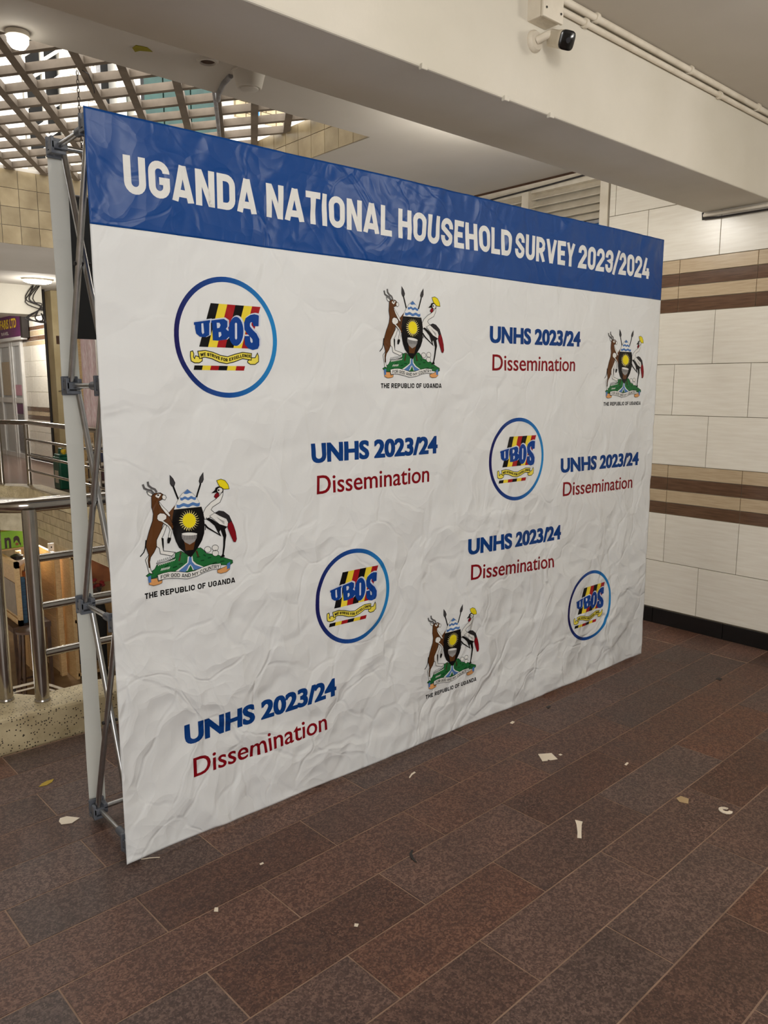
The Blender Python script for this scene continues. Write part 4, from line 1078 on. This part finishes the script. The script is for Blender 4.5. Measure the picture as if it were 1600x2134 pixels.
squarish(MB().lathe(c0+ax*.0905, [(.0305,0),(.0305,.006),(.026,.009)], ax, 28), c0, ax).build('face', M['lens'], ct, True)
MB().lathe(c0+ax*.099, [(.009,0),(.009,.003)], ax, 14).build('lens_window', mat('lens glass', (50,50,54), (36,36,40), .1), ct, True)
for i, (dx, dz) in enumerate(((0,.026),(-.02,-.016),(.02,-.016))):
    MB().lathe((1.507+dx, yb_(1.5)-.0125, 2.712+dz), [(.0035,0),(.0035,.003)], (0,-1,0), 8).build('screw', M['dark'], ct)
def conduit(name, pts, r, label, cat='conduit', m='pvc', group='conduits along the beam', n=10, clips=()):
    root = thing(name, pts[0], label, cat, group)
    MB().tube(pts, r, n).build('pipe', M[m], root, True)
    for c in clips:
        MB().lathe((c[0], c[1], c[2]), [(r*1.5,-.008),(r*1.5,.008)], (1,.02,0), 12).build('clip', M['pvc'], root, True)
    return root
conduit('conduit', [(1.579,yb_(1.58)-.013,2.852),(3.60,yb_(3.60)-.013,2.852)], .0115, 'thin round conduit along the beam from the junction box', clips=[(1.80,yb_(1.8)-.013,2.852),(2.9,yb_(2.9)-.013,2.852)])
tr = thing('conduit', (1.4, yb_(1.4)-.02, 2.885), 'thick cream pipe tucked into the corner of beam and ceiling', 'conduit', 'conduits along the beam')
MB().tube([(1.595,yb_(1.6)-.018,2.885),(3.60,yb_(3.6)-.018,2.885)], .0135, 12).build('pipe', M['pvc'], tr, True)
for x in (1.86, 2.6, 3.3): MB().lathe((x,yb_(x)-.018,2.886), [(.019,-.01),(.019,.01)], (1,.02,0), 12).build('clip', M['pvc'], tr, True)
wp = thing('conduit', (3.62,-.4,2.463), 'pale conduit with dark cable on the tiled wall under the beam', 'conduit')
MB().tube([(3.614,.115,2.472),(3.614,-2.5,2.458)], .010, 10).build('pipe', M['pvc'], wp, True)
MB().tube([(3.612,.12,2.488),(3.612,.118,2.455),(3.610,.02,2.449),(3.611,-.5,2.446),(3.611,-2.5,2.44)], .006, 8).build('cable', M['dark'], wp, True)
for i, (x, y) in enumerate(((1.36,-.317),(1.62,-.312),(.955,-.326))):
    nb = MB().box(x-.012, x+.012, y-.008, y+.010, 2.481, 2.499).build('cement_nub', M['paint'], None, bevel=.003)
    tag(nb, ['small cement nub on the beam edge below the security camera', 'small cement nub on the beam edge toward the tiled wall', 'small cement nub on the beam edge toward the stair well'][i], 'nub', 'cement nubs on the beam edge')
# round downlight, ring and pipe on the ceiling strip behind the beam
dl = thing('downlight', (1.16, 1.03, 2.9), 'white bucket shaped downlight hanging behind the beam', 'downlight')
MB().lathe((1.15,1.01,2.902), [(.078,0),(.078,-.012),(.072,-.014),(.056,-.072),(.050,-.078)], (0,0,1), 28).build('shade', M['ceil'], dl, True)
MB().lathe((1.15,1.01,2.826), [(.040,0),(.040,-.006),(.034,-.008)], (0,0,1), 24).build('diffuser', M['ceil'], dl, True)
hr = thing('recessed_ring', (.955, 1.03, 2.9), 'round recessed hole with a raised rim beside the downlight', 'recess')
rim = MB(); N_ = 28; HY = 1.03
for i in range(N_):
    a, b = 2*math.pi*i/N_, 2*math.pi*(i+1)/N_
    P4 = lambda t, r, z: (.955+r*math.cos(t), HY+r*math.sin(t), z)
    rim.quadmesh([P4(a,.050,2.902),P4(b,.050,2.902),P4(b,.046,2.888),P4(a,.046,2.888),P4(b,.034,2.888),P4(a,.034,2.888),P4(b,.032,2.902),P4(a,.032,2.902)], [(0,1,2,3),(3,2,4,5),(5,4,6,7)])
rim.build('rim', M['ceil'], hr, True)
MB().lathe((.955,1.03,2.897), [(.033,0),(.033,.003)], (0,0,1), 24).build('hole', M['dwood'], hr)
conduit('conduit', [(1.11,1.10,2.893),(1.13,1.20,2.893),(1.18,1.34,2.893),(1.235,1.44,2.905),(1.33,1.62,3.02),(1.42,1.80,3.085),(1.83,2.48,3.092),(2.0,2.76,3.092)], .0115, 'bent pipe from the downlight along a bar of the grille', group=None, m='greystrip')
stk = MB().prism([(.655,1.085),(.70,1.075),(.735,1.10),(.69,1.125),(.68,1.15),(.655,1.12)], 2.8975, 2.8995).build('paint_patch', M['olive'])
tag(stk, 'torn olive yellow sticker on the ceiling behind the beam', 'sticker')
def bulkhead(loc, label, rx, ry, power, group):
    root = thing('ceiling_lamp', loc, label, 'lamp', group)
    MB().lathe(loc, [(1,.0),(1,-.02),(.96,-.024)], (0,0,1), 28)
    m = MB()
    for nm, mm, prof in (('base', 'pvc', [(1,0),(1,-.018),(.93,-.02)]), ('diffuser', 'lamp', [(.92,-.018),(.88,-.04),(.6,-.058),(.2,-.063)])):
        q = MB().lathe((0,0,0), prof, (0,0,1), 28)
        q.v = [(loc[0]+x*rx, loc[1]+y*ry, loc[2]+z) for x, y, z in q.v]
        q.build(nm, M[mm], root, True)
    l = bpy.data.lights.new('lamp light', 'POINT'); l.energy = power; l.color = (1,.965,.90); l.shadow_soft_size = .12
    o = bpy.data.objects.new('lamp light', l); COL.objects.link(o); o.location = (loc[0], loc[1], loc[2]-.26)
    return root
bulkhead((.246, 1.275, 2.898), 'glaring round ceiling lamp at the edge of the grille opening', .045, .045, .6, 'ceiling lamps')
bulkhead((2.35, .62, 2.898), 'round ceiling lamp hidden behind the beam near the tiled wall', .12, .12, 24, 'ceiling lamps')
bulkhead((2.9, 9.9, -.45), 'round lamp lit under the slab of the storey below', .16, .16, 130, 'ceiling lamps')
bulkhead((2.68, 8.85, 2.898), 'oval ceiling lamp lit over the far walkway', .20, .12, 20, 'ceiling lamps')
bulkhead((3.3, 13.2, 2.898), 'round ceiling lamp lit in front of the shop door', .18, .18, 130, 'ceiling lamps')
bulkhead((.55, -1.75, 2.898), 'round ceiling lamp in front of the beam facing the banner', .16, .16, 30, 'ceiling lamps')
bulkhead((2.45, -1.75, 2.898), 'round ceiling lamp near the tiled wall', .16, .16, 30, 'ceiling lamps')

# ================================================================ HANGING SIGN ON A CHAIN
hg = thing('hanging_sign', (.95, 2.06, 1.75), 'black cloth sign hanging from a rusty chain below the grille', 'sign')
MB().box(.665, 1.42, 2.05, 2.062, 1.752, 2.475).build('cloth', M['blackcloth'], hg)
MB().tube([(.655,2.056,2.478),(1.43,2.056,2.478)], .010, 10).build('batten', M['dark'], hg, True)
def link(c, vert):
    pts = []
    for i in range(11):
        t = 2*math.pi*i/10
        q = (.006*math.cos(t), .0125*math.sin(t))
        pts.append((c[0]+(q[0] if vert else 0), c[1]+(0 if vert else q[0]), c[2]+q[1]))
    return MB().tube(pts, .0019, 6)
lk = [link((0,0,0), True).mesh('link', M['chain'], True), link((0,0,0), False).mesh('link', M['chain'], True)]
nl = 29
for i in range(nl):
    z = 2.515 + .0205*i
    place(bpy.data.objects.new('chain_link', lk[i % 2]), hg, (.775, 2.056, z))
for sx in (-1, 1):
    MB().tube([(.775,2.056,2.508),(.775+sx*.028,2.056,2.482)], .002, 6).build('hook', M['chain'], hg, True)
wi = MB().tube([(.79,2.03,3.10),(.82,2.02,3.085),(.875,2.10,3.05),(.885,2.12,3.035)], .0025, 6).build('loose_wire', M['dark'], None, True)
tag(wi, 'short loose black wire end sticking out of the grille', 'wire')

# ================================================================ BUILDING SEEN THROUGH THE GRILLE
fac = thing('building', (4.0, 8.6, 3.1), 'pale neighbouring building with dark openings above the grille', 'building')
def fbx(name, m, x0, x1, z0, z1, y=8.0, d=.3, b=0): return MB().box(x0, x1, y, y+d, z0, z1).build(name, M[m], fac, bevel=b)
fbx('back_wall', 'white', .2, 9.0, 3.1, 8.2, 8.5, .3)
for z0, z1 in ((3.1,4.3),(4.33,4.95),(4.98,5.6),(5.63,6.6)): fbx('panel', 'skysheet', 1.2, 2.40, z0, z1, 8.05, .3)
fbx('dark_opening', 'darkroom', 2.46, 2.90, 4.28, 5.9, 8.3, .15)
for x in (2.46, 2.68, 2.90): fbx('frame_post', 'white', x-.018, x+.018, 4.2, 6.0, 8.12, .06)
for k in range(6):
    for x0 in (2.47, 2.69):
        z0 = 4.22+.29*k
        MB().bar((x0, 8.13, z0), (x0+.20, 8.13, z0+.16), .05, .035).build('brace', M['white'], fac)
fbx('brick_pier', 'white', 2.92, 3.30, 3.6, 6.6, 8.05, .3)
for j in range(26):
    for k in range(3):
        x0 = 2.93+.125*k+(.05 if j % 2 else 0); x1 = min(x0+.118, 3.295)
        if x1-x0 > .03: fbx('brick', 'brickw', x0, x1, 3.9+.085*j, 3.978+.085*j, 8.03, .04)
fbx('drain_strip', 'greystrip', 3.31, 3.38, 3.6, 6.6, 8.1, .2)
fbx('dark_opening', 'darkroom', 3.38, 3.56, 3.6, 6.6, 8.3, .15)
fbx('pilaster', 'white', 3.56, 3.68, 3.6, 6.6, 8.05, .25); fbx('pilaster', 'white', 3.80, 3.88, 3.6, 6.6, 8.05, .25)
fbx('dark_opening', 'teal', 3.68, 3.80, 3.6, 6.6, 8.3, .1)
for x0, x1 in ((3.94,4.22),(4.24,4.62),(4.64,5.02)): fbx('glass_panel', 'teal', x0, x1, 4.55, 6.8, 8.12, .05)
fbx('mullion', 'darkroom', 3.88, 3.95, 4.0, 6.8, 8.1, .12)
fbx('canopy_sheet', 'skysheet', 3.9, 6.6, 3.9, 4.52, 7.7, .5)
for j in range(8):
    for k in range(5):
        x0 = 5.30+.17*k+(.08 if j % 2 else 0)
        fbx('brick', 'stone', x0, x0+.155, 5.28+.075*j, 5.345+.075*j, 8.06, .06)
fbx('blue_strip', 'blue', 5.60, 5.67, 5.25, 5.9, 8.03, .05)

# ================================================================ FAR WALKWAY
sg = thing('shop_sign', (4.1, 15.4, 2.42), 'purple shop sign with yellow capitals above the glass door', 'sign')
MB().box(4.06, 4.16, 14.36, 16.35, 2.47, 2.90).build('panel', M['purple'], sg)
MB().box(4.05, 4.17, 14.24, 14.36, 2.44, 2.895).build('end_cap', M['dark'], sg)
MB().box(4.05, 4.165, 14.34, 16.4, 2.41, 2.47).build('bottom_rail', M['alu'], sg)
def flat_text(body, mk, parent, name, fn, offset=.01):
    t = text_tris(body, offset, 0); b = bbox(t); m = MB()
    for tr in t:
        n = len(m.v)
        m.v += [fn((p[0]-b[0])/(b[1]-b[0]), p[1]/CAP) for p in tr]; m.f.append((n, n+1, n+2))
    return m.build(name, M[mk], parent)
flat_text('FARIS LTD', 'yellow', sg, 'lettering', lambda u, v: (4.055, 15.70-u*1.08, 2.66+.17*v), .03)
flat_text('RAVEL', 'white', sg, 'lettering', lambda u, v: (4.055, 15.66-u*.5, 2.53+.06*v), .02)
cb = thing('cable_bundle', (2.93, 9.57, 2.45), 'tangle of black cables at the end of the far beam', 'cable')
for i in range(6):
    r_ = random.Random(i)
    pts = [(2.86+r_.uniform(-.03,.08), 9.60-r_.uniform(0,.03), 2.9), (2.84-r_.uniform(0,.14), 9.58, 2.72-r_.uniform(0,.06)), (2.92+r_.uniform(0,.04), 9.57, 2.66-r_.uniform(0,.1)),
           (2.90, 9.58, 2.56), (2.80-r_.uniform(-.05,.1), 9.58, 2.46-r_.uniform(0,.03)), (2.93+r_.uniform(0,.06), 9.57, 2.42-r_.uniform(0,.05)), (2.93, 9.6, 2.55)]
    sm = []
    for a in range(len(pts)-1):
        p0, p1, p2, p3 = (Vector(pts[max(a-1,0)]), Vector(pts[a]), Vector(pts[a+1]), Vector(pts[min(a+2,len(pts)-1)]))
        for t in (0,.25,.5,.75):
            sm.append(.5*((2*p1)+(-p0+p2)*t+(2*p0-5*p1+4*p2-p3)*t*t+(-p0+3*p1-3*p2+p3)*t**3))
    MB().tube(sm, .007, 6).build('cable', M['dark'], cb, True)
dp = MB().tube([(3.115,10.0,0),(3.115,10.0,2.9)], .02, 10).build('down_pipe', M['dark'], None, True)
tag(dp, 'dark vertical pipe beside the yellowish column', 'pipe')
ky = thing('padlock_keys', (3.30, 9.98, 1.32), 'bunch of keys hanging on the yellowish column', 'keys')
MB().tube([(3.24,9.985,1.42),(3.33,9.985,1.43),(3.345,9.985,1.39)], .006, 6).build('hook', M['dark'], ky)
for a in (-.03, .0, .03): MB().bar((3.335,9.985,1.40), (3.35+a,9.985,1.27), .012, .004, (0,1,0)).build('key', M['chain'], ky)
# green jerrycan, blue bottle and yellow caps on the walkway
def jerrycan(x, y, m, label, h=.60, w=.18, d=.28):
    root = thing('jerrycan', (x, y, 0), label, 'jerrycan', 'containers by the column')
    MB().box(x-w/2, x+w/2, y-d/2, y+d/2, 0, h*.80).build('body', M[m], root, bevel=.022)
    MB().prism([(x-w*.42,y-d*.42),(x+w*.42,y-d*.42),(x+w*.42,y+d*.42),(x-w*.42,y+d*.42)], h*.80, h*.86).build('shoulder', M[m], root, bevel=.01)
    MB().tube([(x,y+d*.36,h*.84),(x,y+d*.34,h*.97),(x,y-d*.08,h*.97),(x,y-d*.12,h*.85)], .016, 8).build('handle', M[m], root, True)
    MB().lathe((x,y-d*.30,h*.85), [(.026,0),(.026,.03),(.034,.032),(.034,.07),(.030,.074)], (0,0,1), 14).build('cap', M['yellow'], root, True)
    MB().box(x-w/2-.004, x-w/2+.001, y-d*.28, y+d*.22, h*.16, h*.46).build('label_patch', M['pvc'], root)
jerrycan(3.06, 9.50, 'jug', 'green jerrycan standing on the floor behind the far railing')
jerrycan(3.30, 9.46, 'navy', 'navy blue jerrycan beside the green one')
# goods rack with cloth
rk = thing('goods_rack', (3.25, 8.0, 0), 'open rack with cream shelves behind the far railing', 'rack')
for z in (.02, .26, .50, .74): MB().box(2.90, 3.55, 7.75, 8.15, z, z+.022).build('shelf', M['pvc'], rk)
for x in (2.91, 3.54):
    for y in (7.77, 8.13): MB().box(x-.015, x+.015, y-.015, y+.015, 0, .96 if y < 8 else 2.24).build('upright', M['wood'], rk)
MB().box(2.90, 3.55, 8.13, 8.15, .76, .95).build('top_board', M['wood2'], rk)
gid = 0
for z, mk, hs in ((.522,'navy',.19),(.282,'maroon',.18),(.042,'dark',.18)):
    o = thing('goods_crate', (3.22, 7.9, z), '%s crate filling the %s shelf of the goods rack' % ({'navy':'navy blue','maroon':'dark red','dark':'black'}[mk], {'navy':'upper','maroon':'middle','dark':'bottom'}[mk]), 'crate', 'crates on the goods rack')
    MB().box(2.95, 3.50, 7.80, 8.05, z+.001, z+hs-.02).build('carton', M[mk], o, bevel=.006)
    MB().box(2.945, 3.505, 7.795, 8.055, z+hs-.045, z+hs-.012).build('lid', M[mk], o, bevel=.004)
pc = thing('hanging_cloth', (2.98, 8.3, .8), 'pink patterned cloth hanging above the goods rack', 'cloth')
s = MB()
for i in range(12):
    a, b = 2.87+.024*i, 2.87+.024*(i+1)
    ya, yb2 = 8.215+.008*math.sin(i*1.7), 8.215+.008*math.sin((i+1)*1.7)
    s.quadmesh([(a,ya,.82),(b,yb2,.82),(b,yb2,2.18),(a,ya,2.18),(a,ya+.004,.82),(b,yb2+.004,.82),(b,yb2+.004,2.18),(a,ya+.004,2.18)], [(0,1,2,3),(7,6,5,4),(0,4,5,1),(2,6,7,3)])
s.build('fabric', M['pink'], pc, True)
MB().tube([(2.86,8.19,2.19),(3.58,8.19,2.19)], .012, 8).build('pole', M['dark'], rk, True)
bc = MB().box(3.175, 3.52, 8.203, 8.215, .97, 2.20).build('hanging_cloth', M['blackcloth'])
tag(bc, 'plain black cloth hanging beside the pink one', 'cloth')

# ================================================================ LOWER STOREY
gs = thing('lettered_sign', (2.33, 9.55, -.8), 'lime green box sign with dark lower case letters', 'sign')
MB().box(2.02, 2.52, 9.5, 9.72, -.79, -.535).build('box', M['green'], gs, bevel=.008)
MB().box(2.02, 2.52, 9.52, 9.72, -.535, -.525).build('top_face', M['leaf'], gs)
MB().box(2.02, 2.53, 9.48, 9.73, -.81, -.79).build('shelf_edge', M['wood'], gs)
flat_text('n', 'letter', gs, 'letter', lambda u, v: (2.19+u*.085, 9.495, -.775+.205*v), .03)
flat_text('a', 'letter', gs, 'letter', lambda u, v: (2.31+u*.095, 9.495, -.775+.205*v), .06)
MB().lathe((2.352,9.492,-.737), [(.022,0),(.022,.003)], (0,-1,0), 16).build('letter_dot', M['orange'], gs)
for x in (2.05, 2.49): MB().box(x-.03, x+.03, 9.5, 9.72, -2.7, -.81).build('post', M['wood'], gs)
wd = thing('wooden_door', (2.13, 9.1, -1.72), 'pale wooden cabinet door with grey panel below the green sign', 'door')
MB().box(2.110, 2.135, 8.72, 9.50, -1.70, -.86).build('leaf_board', M['wood2'], wd)
MB().box(2.100, 2.112, 8.82, 9.42, -1.60, -1.15).build('grey_panel', M['gwood'], wd)
for ya, yb2, za, zb in ((8.70,8.78,-1.72,-.84),(9.44,9.52,-1.72,-.84),(8.70,9.52,-1.72,-1.64),(8.70,9.52,-.92,-.84)):
    MB().box(2.092, 2.142, ya, yb2, za, zb).build('frame', M['wood'], wd)
MB().box(2.0, 2.5, 8.70, 9.4, -1.80, -1.725).build('plinth', M['dwood'], wd)
for lx in (2.03, 2.47):
    for ly in (8.73, 9.37): MB().box(lx-.02, lx+.02, ly-.02, ly+.02, -2.7, -1.80).build('plinth_leg', M['dwood'], wd)
bg_ = thing('leather_bag', (2.33, 8.95, -1.725), 'orange brown bag standing beside the cabinet door', 'bag')
MB().prism([(2.255,8.85),(2.40,8.85),(2.40,9.05),(2.255,9.05)], -1.722, -1.02).build('body', M['orange'], bg_, bevel=.03)
MB().tube([(2.27,8.95,-1.04),(2.29,8.95,-.95),(2.36,8.95,-.95),(2.38,8.95,-1.04)], .012, 8).build('strap', M['dwood'], bg_, True)
bl = thing('striped_cloth', (2.215, 8.85, -1.722), 'blue striped cloth roll beside the orange brown bag', 'cloth')
MB().lathe((2.205,8.85,-1.722), [(.038,0),(.04,.05),(.04,.60),(.036,.64)], (0,0,1), 16).build('roll', M['bluecloth'], bl, True)
pn = thing('basin', (2.27, 9.25, -.98), 'white basin holding a black pan behind the railing post', 'basin')
MB().lathe((2.27,9.25,-1.0), [(.05,0),(.09,.03),(.105,.09),(.112,.095)], (0,0,1), 20).build('bowl', M['white'], pn, True)
MB().lathe((2.27,9.25,-.905), [(.08,0),(.085,.05),(.03,.075)], (0,0,1), 20).build('pan', M['dark'], pn, True)
MB().box(2.24, 2.30, 9.22, 9.28, -1.72, -1.0).build('stand', M['wood'], pn)
st = thing('bar_stool', (2.18, 8.45, -2.7), 'dark wooden bar stool on the floor below', 'stool')
cxs, cys = 2.02, 8.15
st.location = (cxs, cys, -2.7); OFF[st] = Vector((cxs, cys, -2.7))
MB().lathe((cxs,cys,-1.66), [(.10,0),(.135,.012),(.135,.04),(.12,.05)], (0,0,1), 24).build('seat', M['dwood'], st, True)
for a in (45, 135, 225, 315):
    c, s_ = math.cos(math.radians(a)), math.sin(math.radians(a))
    MB().bar((cxs+.09*c,cys+.09*s_,-1.66), (cxs+.16*c,cys+.16*s_,-2.698), .03, .03, (s_,-c,0.01)).build('leg', M['dwood'], st)
for a in (45, 135, 225, 315):
    c, s_ = math.cos(math.radians(a)), math.sin(math.radians(a)); c2, s2 = math.cos(math.radians(a+90)), math.sin(math.radians(a+90))
    MB().bar((cxs+.135*c,cys+.135*s_,-2.30), (cxs+.135*c2,cys+.135*s2,-2.30), .02, .025).build('stretcher', M['dwood'], st)
hr_ = thing('handrail', (2.0, 7.6, -2.7), 'bent white metal handrail in front of the bar stool', 'handrail')
MB().tube([(1.62,7.5,-2.11),(1.90,7.45,-2.09),(2.02,7.3,-2.12),(2.5,6.4,-2.25)], .016, 10).build('rail', M['pvc'], hr_, True)
MB().tube([(1.62,7.5,-2.17),(1.90,7.45,-2.15),(2.02,7.3,-2.18),(2.5,6.4,-2.31)], .012, 10).build('rail', M['pvc'], hr_, True)
for x, y in ((1.65,7.5),(1.93,7.44),(2.45,6.5)): MB().tube([(x,y,-2.7),(x,y,-2.13)], .016, 10).build('post', M['dark'], hr_, True)
wp_ = thing('slatted_partition', (2.75, 9.6, -2.7), 'partition of slanted pale wood boards on the floor below', 'partition')
for k in range(11):
    z0 = -2.68+.165*k
    MB().box(2.74+.004*(k%2), 2.77, 9.15, 10.3, z0, z0+.16).build('board', M['wood2'], wp_)
MB().box(2.72, 2.79, 9.08, 9.16, -2.7, -.86).build('post', M['wood'], wp_); MB().box(2.72, 2.79, 10.3, 10.38, -2.7, -.86).build('post', M['wood'], wp_)
sf = thing('shelf_unit', (2.55, 10.0, -2.7), 'small pale shelf unit beside the slatted partition', 'shelf')
for x in (2.50, 2.70): MB().box(x-.02, x+.02, 9.8, 10.1, -2.7, -.95).build('side', M['wood'], sf)
for z in (-2.6,-2.2,-1.8,-1.5,-1.28,-1.06): MB().box(2.52, 2.68, 9.8, 10.1, z, z+.02).build('shelf', M['alu'], sf)
MB().box(2.52, 2.68, 10.09, 10.11, -2.6, -.95).build('back', M['greystrip'], sf)
cbn = thing('cabinet', (3.05, 9.0, -2.7), 'pale wood display cabinet with open dark bays on the floor below', 'cabinet')
for x in (2.86, 3.42): MB().box(x-.025, x+.025, 8.8, 9.2, -2.7, -.9).build('side', M['wood'], cbn)
for z in (-2.66,-1.86,-.93): MB().box(2.86, 3.42, 8.8, 9.2, z, z+.05).build('rail', M['wood'], cbn)
MB().box(2.86, 3.42, 9.17, 9.2, -2.66, -.9).build('back', M['dwood'], cbn)
MB().box(3.12, 3.40, 8.79, 8.81, -1.32, -.95).build('panel', M['orange'], cbn); 
fe = thing('brass_flask', (2.62, 9.94, -.95), 'brass coloured flask on top of the shelf unit', 'flask')
MB().lathe((2.60,9.94,-.95), [(.045,0),(.045,.16),(.03,.19),(.018,.2),(.018,.23)], (0,0,1), 18).build('body', M['brass'], fe, True)
MB().bar((2.60,9.94,-.725), (2.68,9.94,-.735), .02, .02).build('lever', M['dwood'], fe)
cd = MB().box(2.70, 2.78, 9.24, 9.26, -.86, -.74).build('card', M['white'])
tag(cd, 'white card with a dark mark on top of the partition', 'card')
MB().box(2.735, 2.75, 9.236, 9.24, -.81, -.785).build('mark', M['dark'], cd, loc=OFF[cd])
vs = thing('flower_stand', (3.18, 8.6, -2.7), 'tall black stand with dark red flowers on the floor below', 'flower stand')
MB().lathe((3.10,8.45,-2.7), [(.11,0),(.11,.03),(.055,.06),(.06,.5),(.085,1.0),(.05,1.25),(.035,1.33)], (0,0,1), 18).build('stand', M['blackcloth'], vs, True)
for i in range(7):
    r_ = random.Random(40+i); a = r_.uniform(0,6.28); q = r_.uniform(.02,.08)
    x, y, z = 3.10+q*math.cos(a), 8.45+q*math.sin(a), -1.30+r_.uniform(0,.12)
    MB().tube([(3.10,8.45,-1.38),(x,y,z)], .004, 5).build('stem', M['dark'], vs)
    MB().lathe((x,y,z), [(.008,-.02),(.03,-.008),(.036,.012),(.022,.028),(.006,.03)], (.2*math.cos(a),.2*math.sin(a),1), 10).build('bloom', M['red'], vs, True)

# ================================================================ LITTER ON THE FLOOR
def scrap(name, x, y, shape, label, m='paper', rot=0.0, z=.0006, thick=.0012, curl=.0):
    c, s_ = math.cos(rot), math.sin(rot)
    p = [(x+a*c-b*s_, y+a*s_+b*c) for a, b in shape]
    o = MB().prism(p, z, z+thick).build(name, M[m], None, loc=(x, y, 0))
    return tag(o, label, 'scrap' if m != 'leaf' else 'leaf', 'litter on the granite floor')
scrap('paper_scrap', 1.607, -.41, [(-.034,-.03),(-.012,-.03),(-.006,-.020),(.002,-.028),(.034,-.024),(.03,.03),(-.028,.032)], 'squarish torn cream paper scrap on the floor before the banner', rot=-.53)
scrap('paper_scrap', 1.262, -.807, [(-.055,-.006),(-.02,-.007),(.03,-.010),(.05,-.014),(.056,.012),(.03,.008),(-.02,.006),(-.055,.008)], 'long narrow white paper strip on the floor', rot=.65)
scrap('paper_scrap', -.042, .40, [(-.032,.0),(-.022,-.022),(.012,-.024),(.036,.004),(-.008,.028),(-.03,.022)], 'white paper chip on the floor beside the frame foot', rot=-.41)
scrap('paper_scrap', 1.712, -.943, [(-.024,-.016),(.012,-.022),(.026,.004),(.006,.022),(-.018,.014)], 'tan paper chip on the floor', 'tanpaper', .6)
scrap('paper_scrap', .077, .0, [(-.028,-.0015),(.0,.001),(.030,-.001),(.030,.0015),(0,.004),(-.028,.0015)], 'thin white sliver at the near corner of the banner', rot=-.54)
scrap('paper_scrap', 1.089, -.156, [(-.028,-.003),(0,.002),(.022,.0),(.026,.008),(.004,.010),(-.026,.002)], 'small curled white shred below the coat of arms', rot=.28)
scrap('paper_scrap', .114, -.363, [(-.010,-.005),(.008,-.006),(.011,.004),(-.006,.007)], 'tiny white crumb on the second row of tiles', rot=1.1)
scrap('paper_scrap', 1.757, -.10, [(-.014,-.006),(.012,-.007),(.015,.006),(-.010,.008)], 'small white crumb close to the foot of the banner', rot=.3)
scrap('paper_scrap', 1.801, -.655, [(-.014,-.004),(.012,-.004),(.014,.004),(-.012,.005)], 'small white flake lying on a tile joint', rot=.2)
scrap('paper_scrap', 1.664, -.432, [(-.006,-.005),(.006,-.006),(.007,.005),(-.005,.006)], 'tiny white crumb next to the squarish paper scrap')
scrap('paper_scrap', .38, -.681, [(-.006,-.005),(.006,-.006),(.006,.006),(-.006,.005)], 'tiny pale crumb on the reddish tile', rot=.7)
scrap('paper_scrap', .333, -.26, [(-.007,-.004),(.006,-.004),(.007,.004),(-.006,.004)], 'tiny white fleck on the floor before the lowest lettering')
rg = thing('torn_ring', (1.756, -1.082, 0), 'small torn white paper ring on the floor', 'scrap', 'litter on the granite floor')
m_ = MB()
for i in range(10):
    a, b = 2*math.pi*i/12, 2*math.pi*(i+1)/12
    q = lambda t, r, z: (1.756+r*math.cos(t), -1.082+r*1.1*math.sin(t), z)
    m_.quadmesh([q(a,.010,.001),q(b,.010,.001),q(b,.022,.001),q(a,.022,.001),q(a,.010,.006),q(b,.010,.006),q(b,.022,.004),q(a,.022,.004)], [(3,2,1,0),(4,5,6,7),(0,1,5,4),(2,3,7,6)])
m_.build('ring', M['paper'], rg)
scrap('fallen_leaf', -.014, .718, [(-.034,.0),(-.01,-.014),(.016,-.010),(.034,.004),(.010,.014),(-.012,.012)], 'small dry yellow leaf on the floor near the kerb', 'leaf', .3)
scrap('rubber_strip', .731, -.551, [(-.034,.0),(-.01,.007),(.014,.008),(.034,.0),(.034,.008),(.012,.018),(-.012,.016),(-.034,.006)], 'black curved rubber strip on the floor', 'dark', .98)
scrap('black_crumb', 2.02, -.10, [(-.016,-.006),(.012,-.008),(.017,.004),(-.006,.009)], 'black crumb on the floor close to the foot of the banner', 'dark', .2)
scrap('black_crumb', 2.98, -.46, [(-.02,-.010),(.016,-.012),(.022,.008),(-.008,.014)], 'black crumb on the floor toward the tiled wall', 'dark', .2)
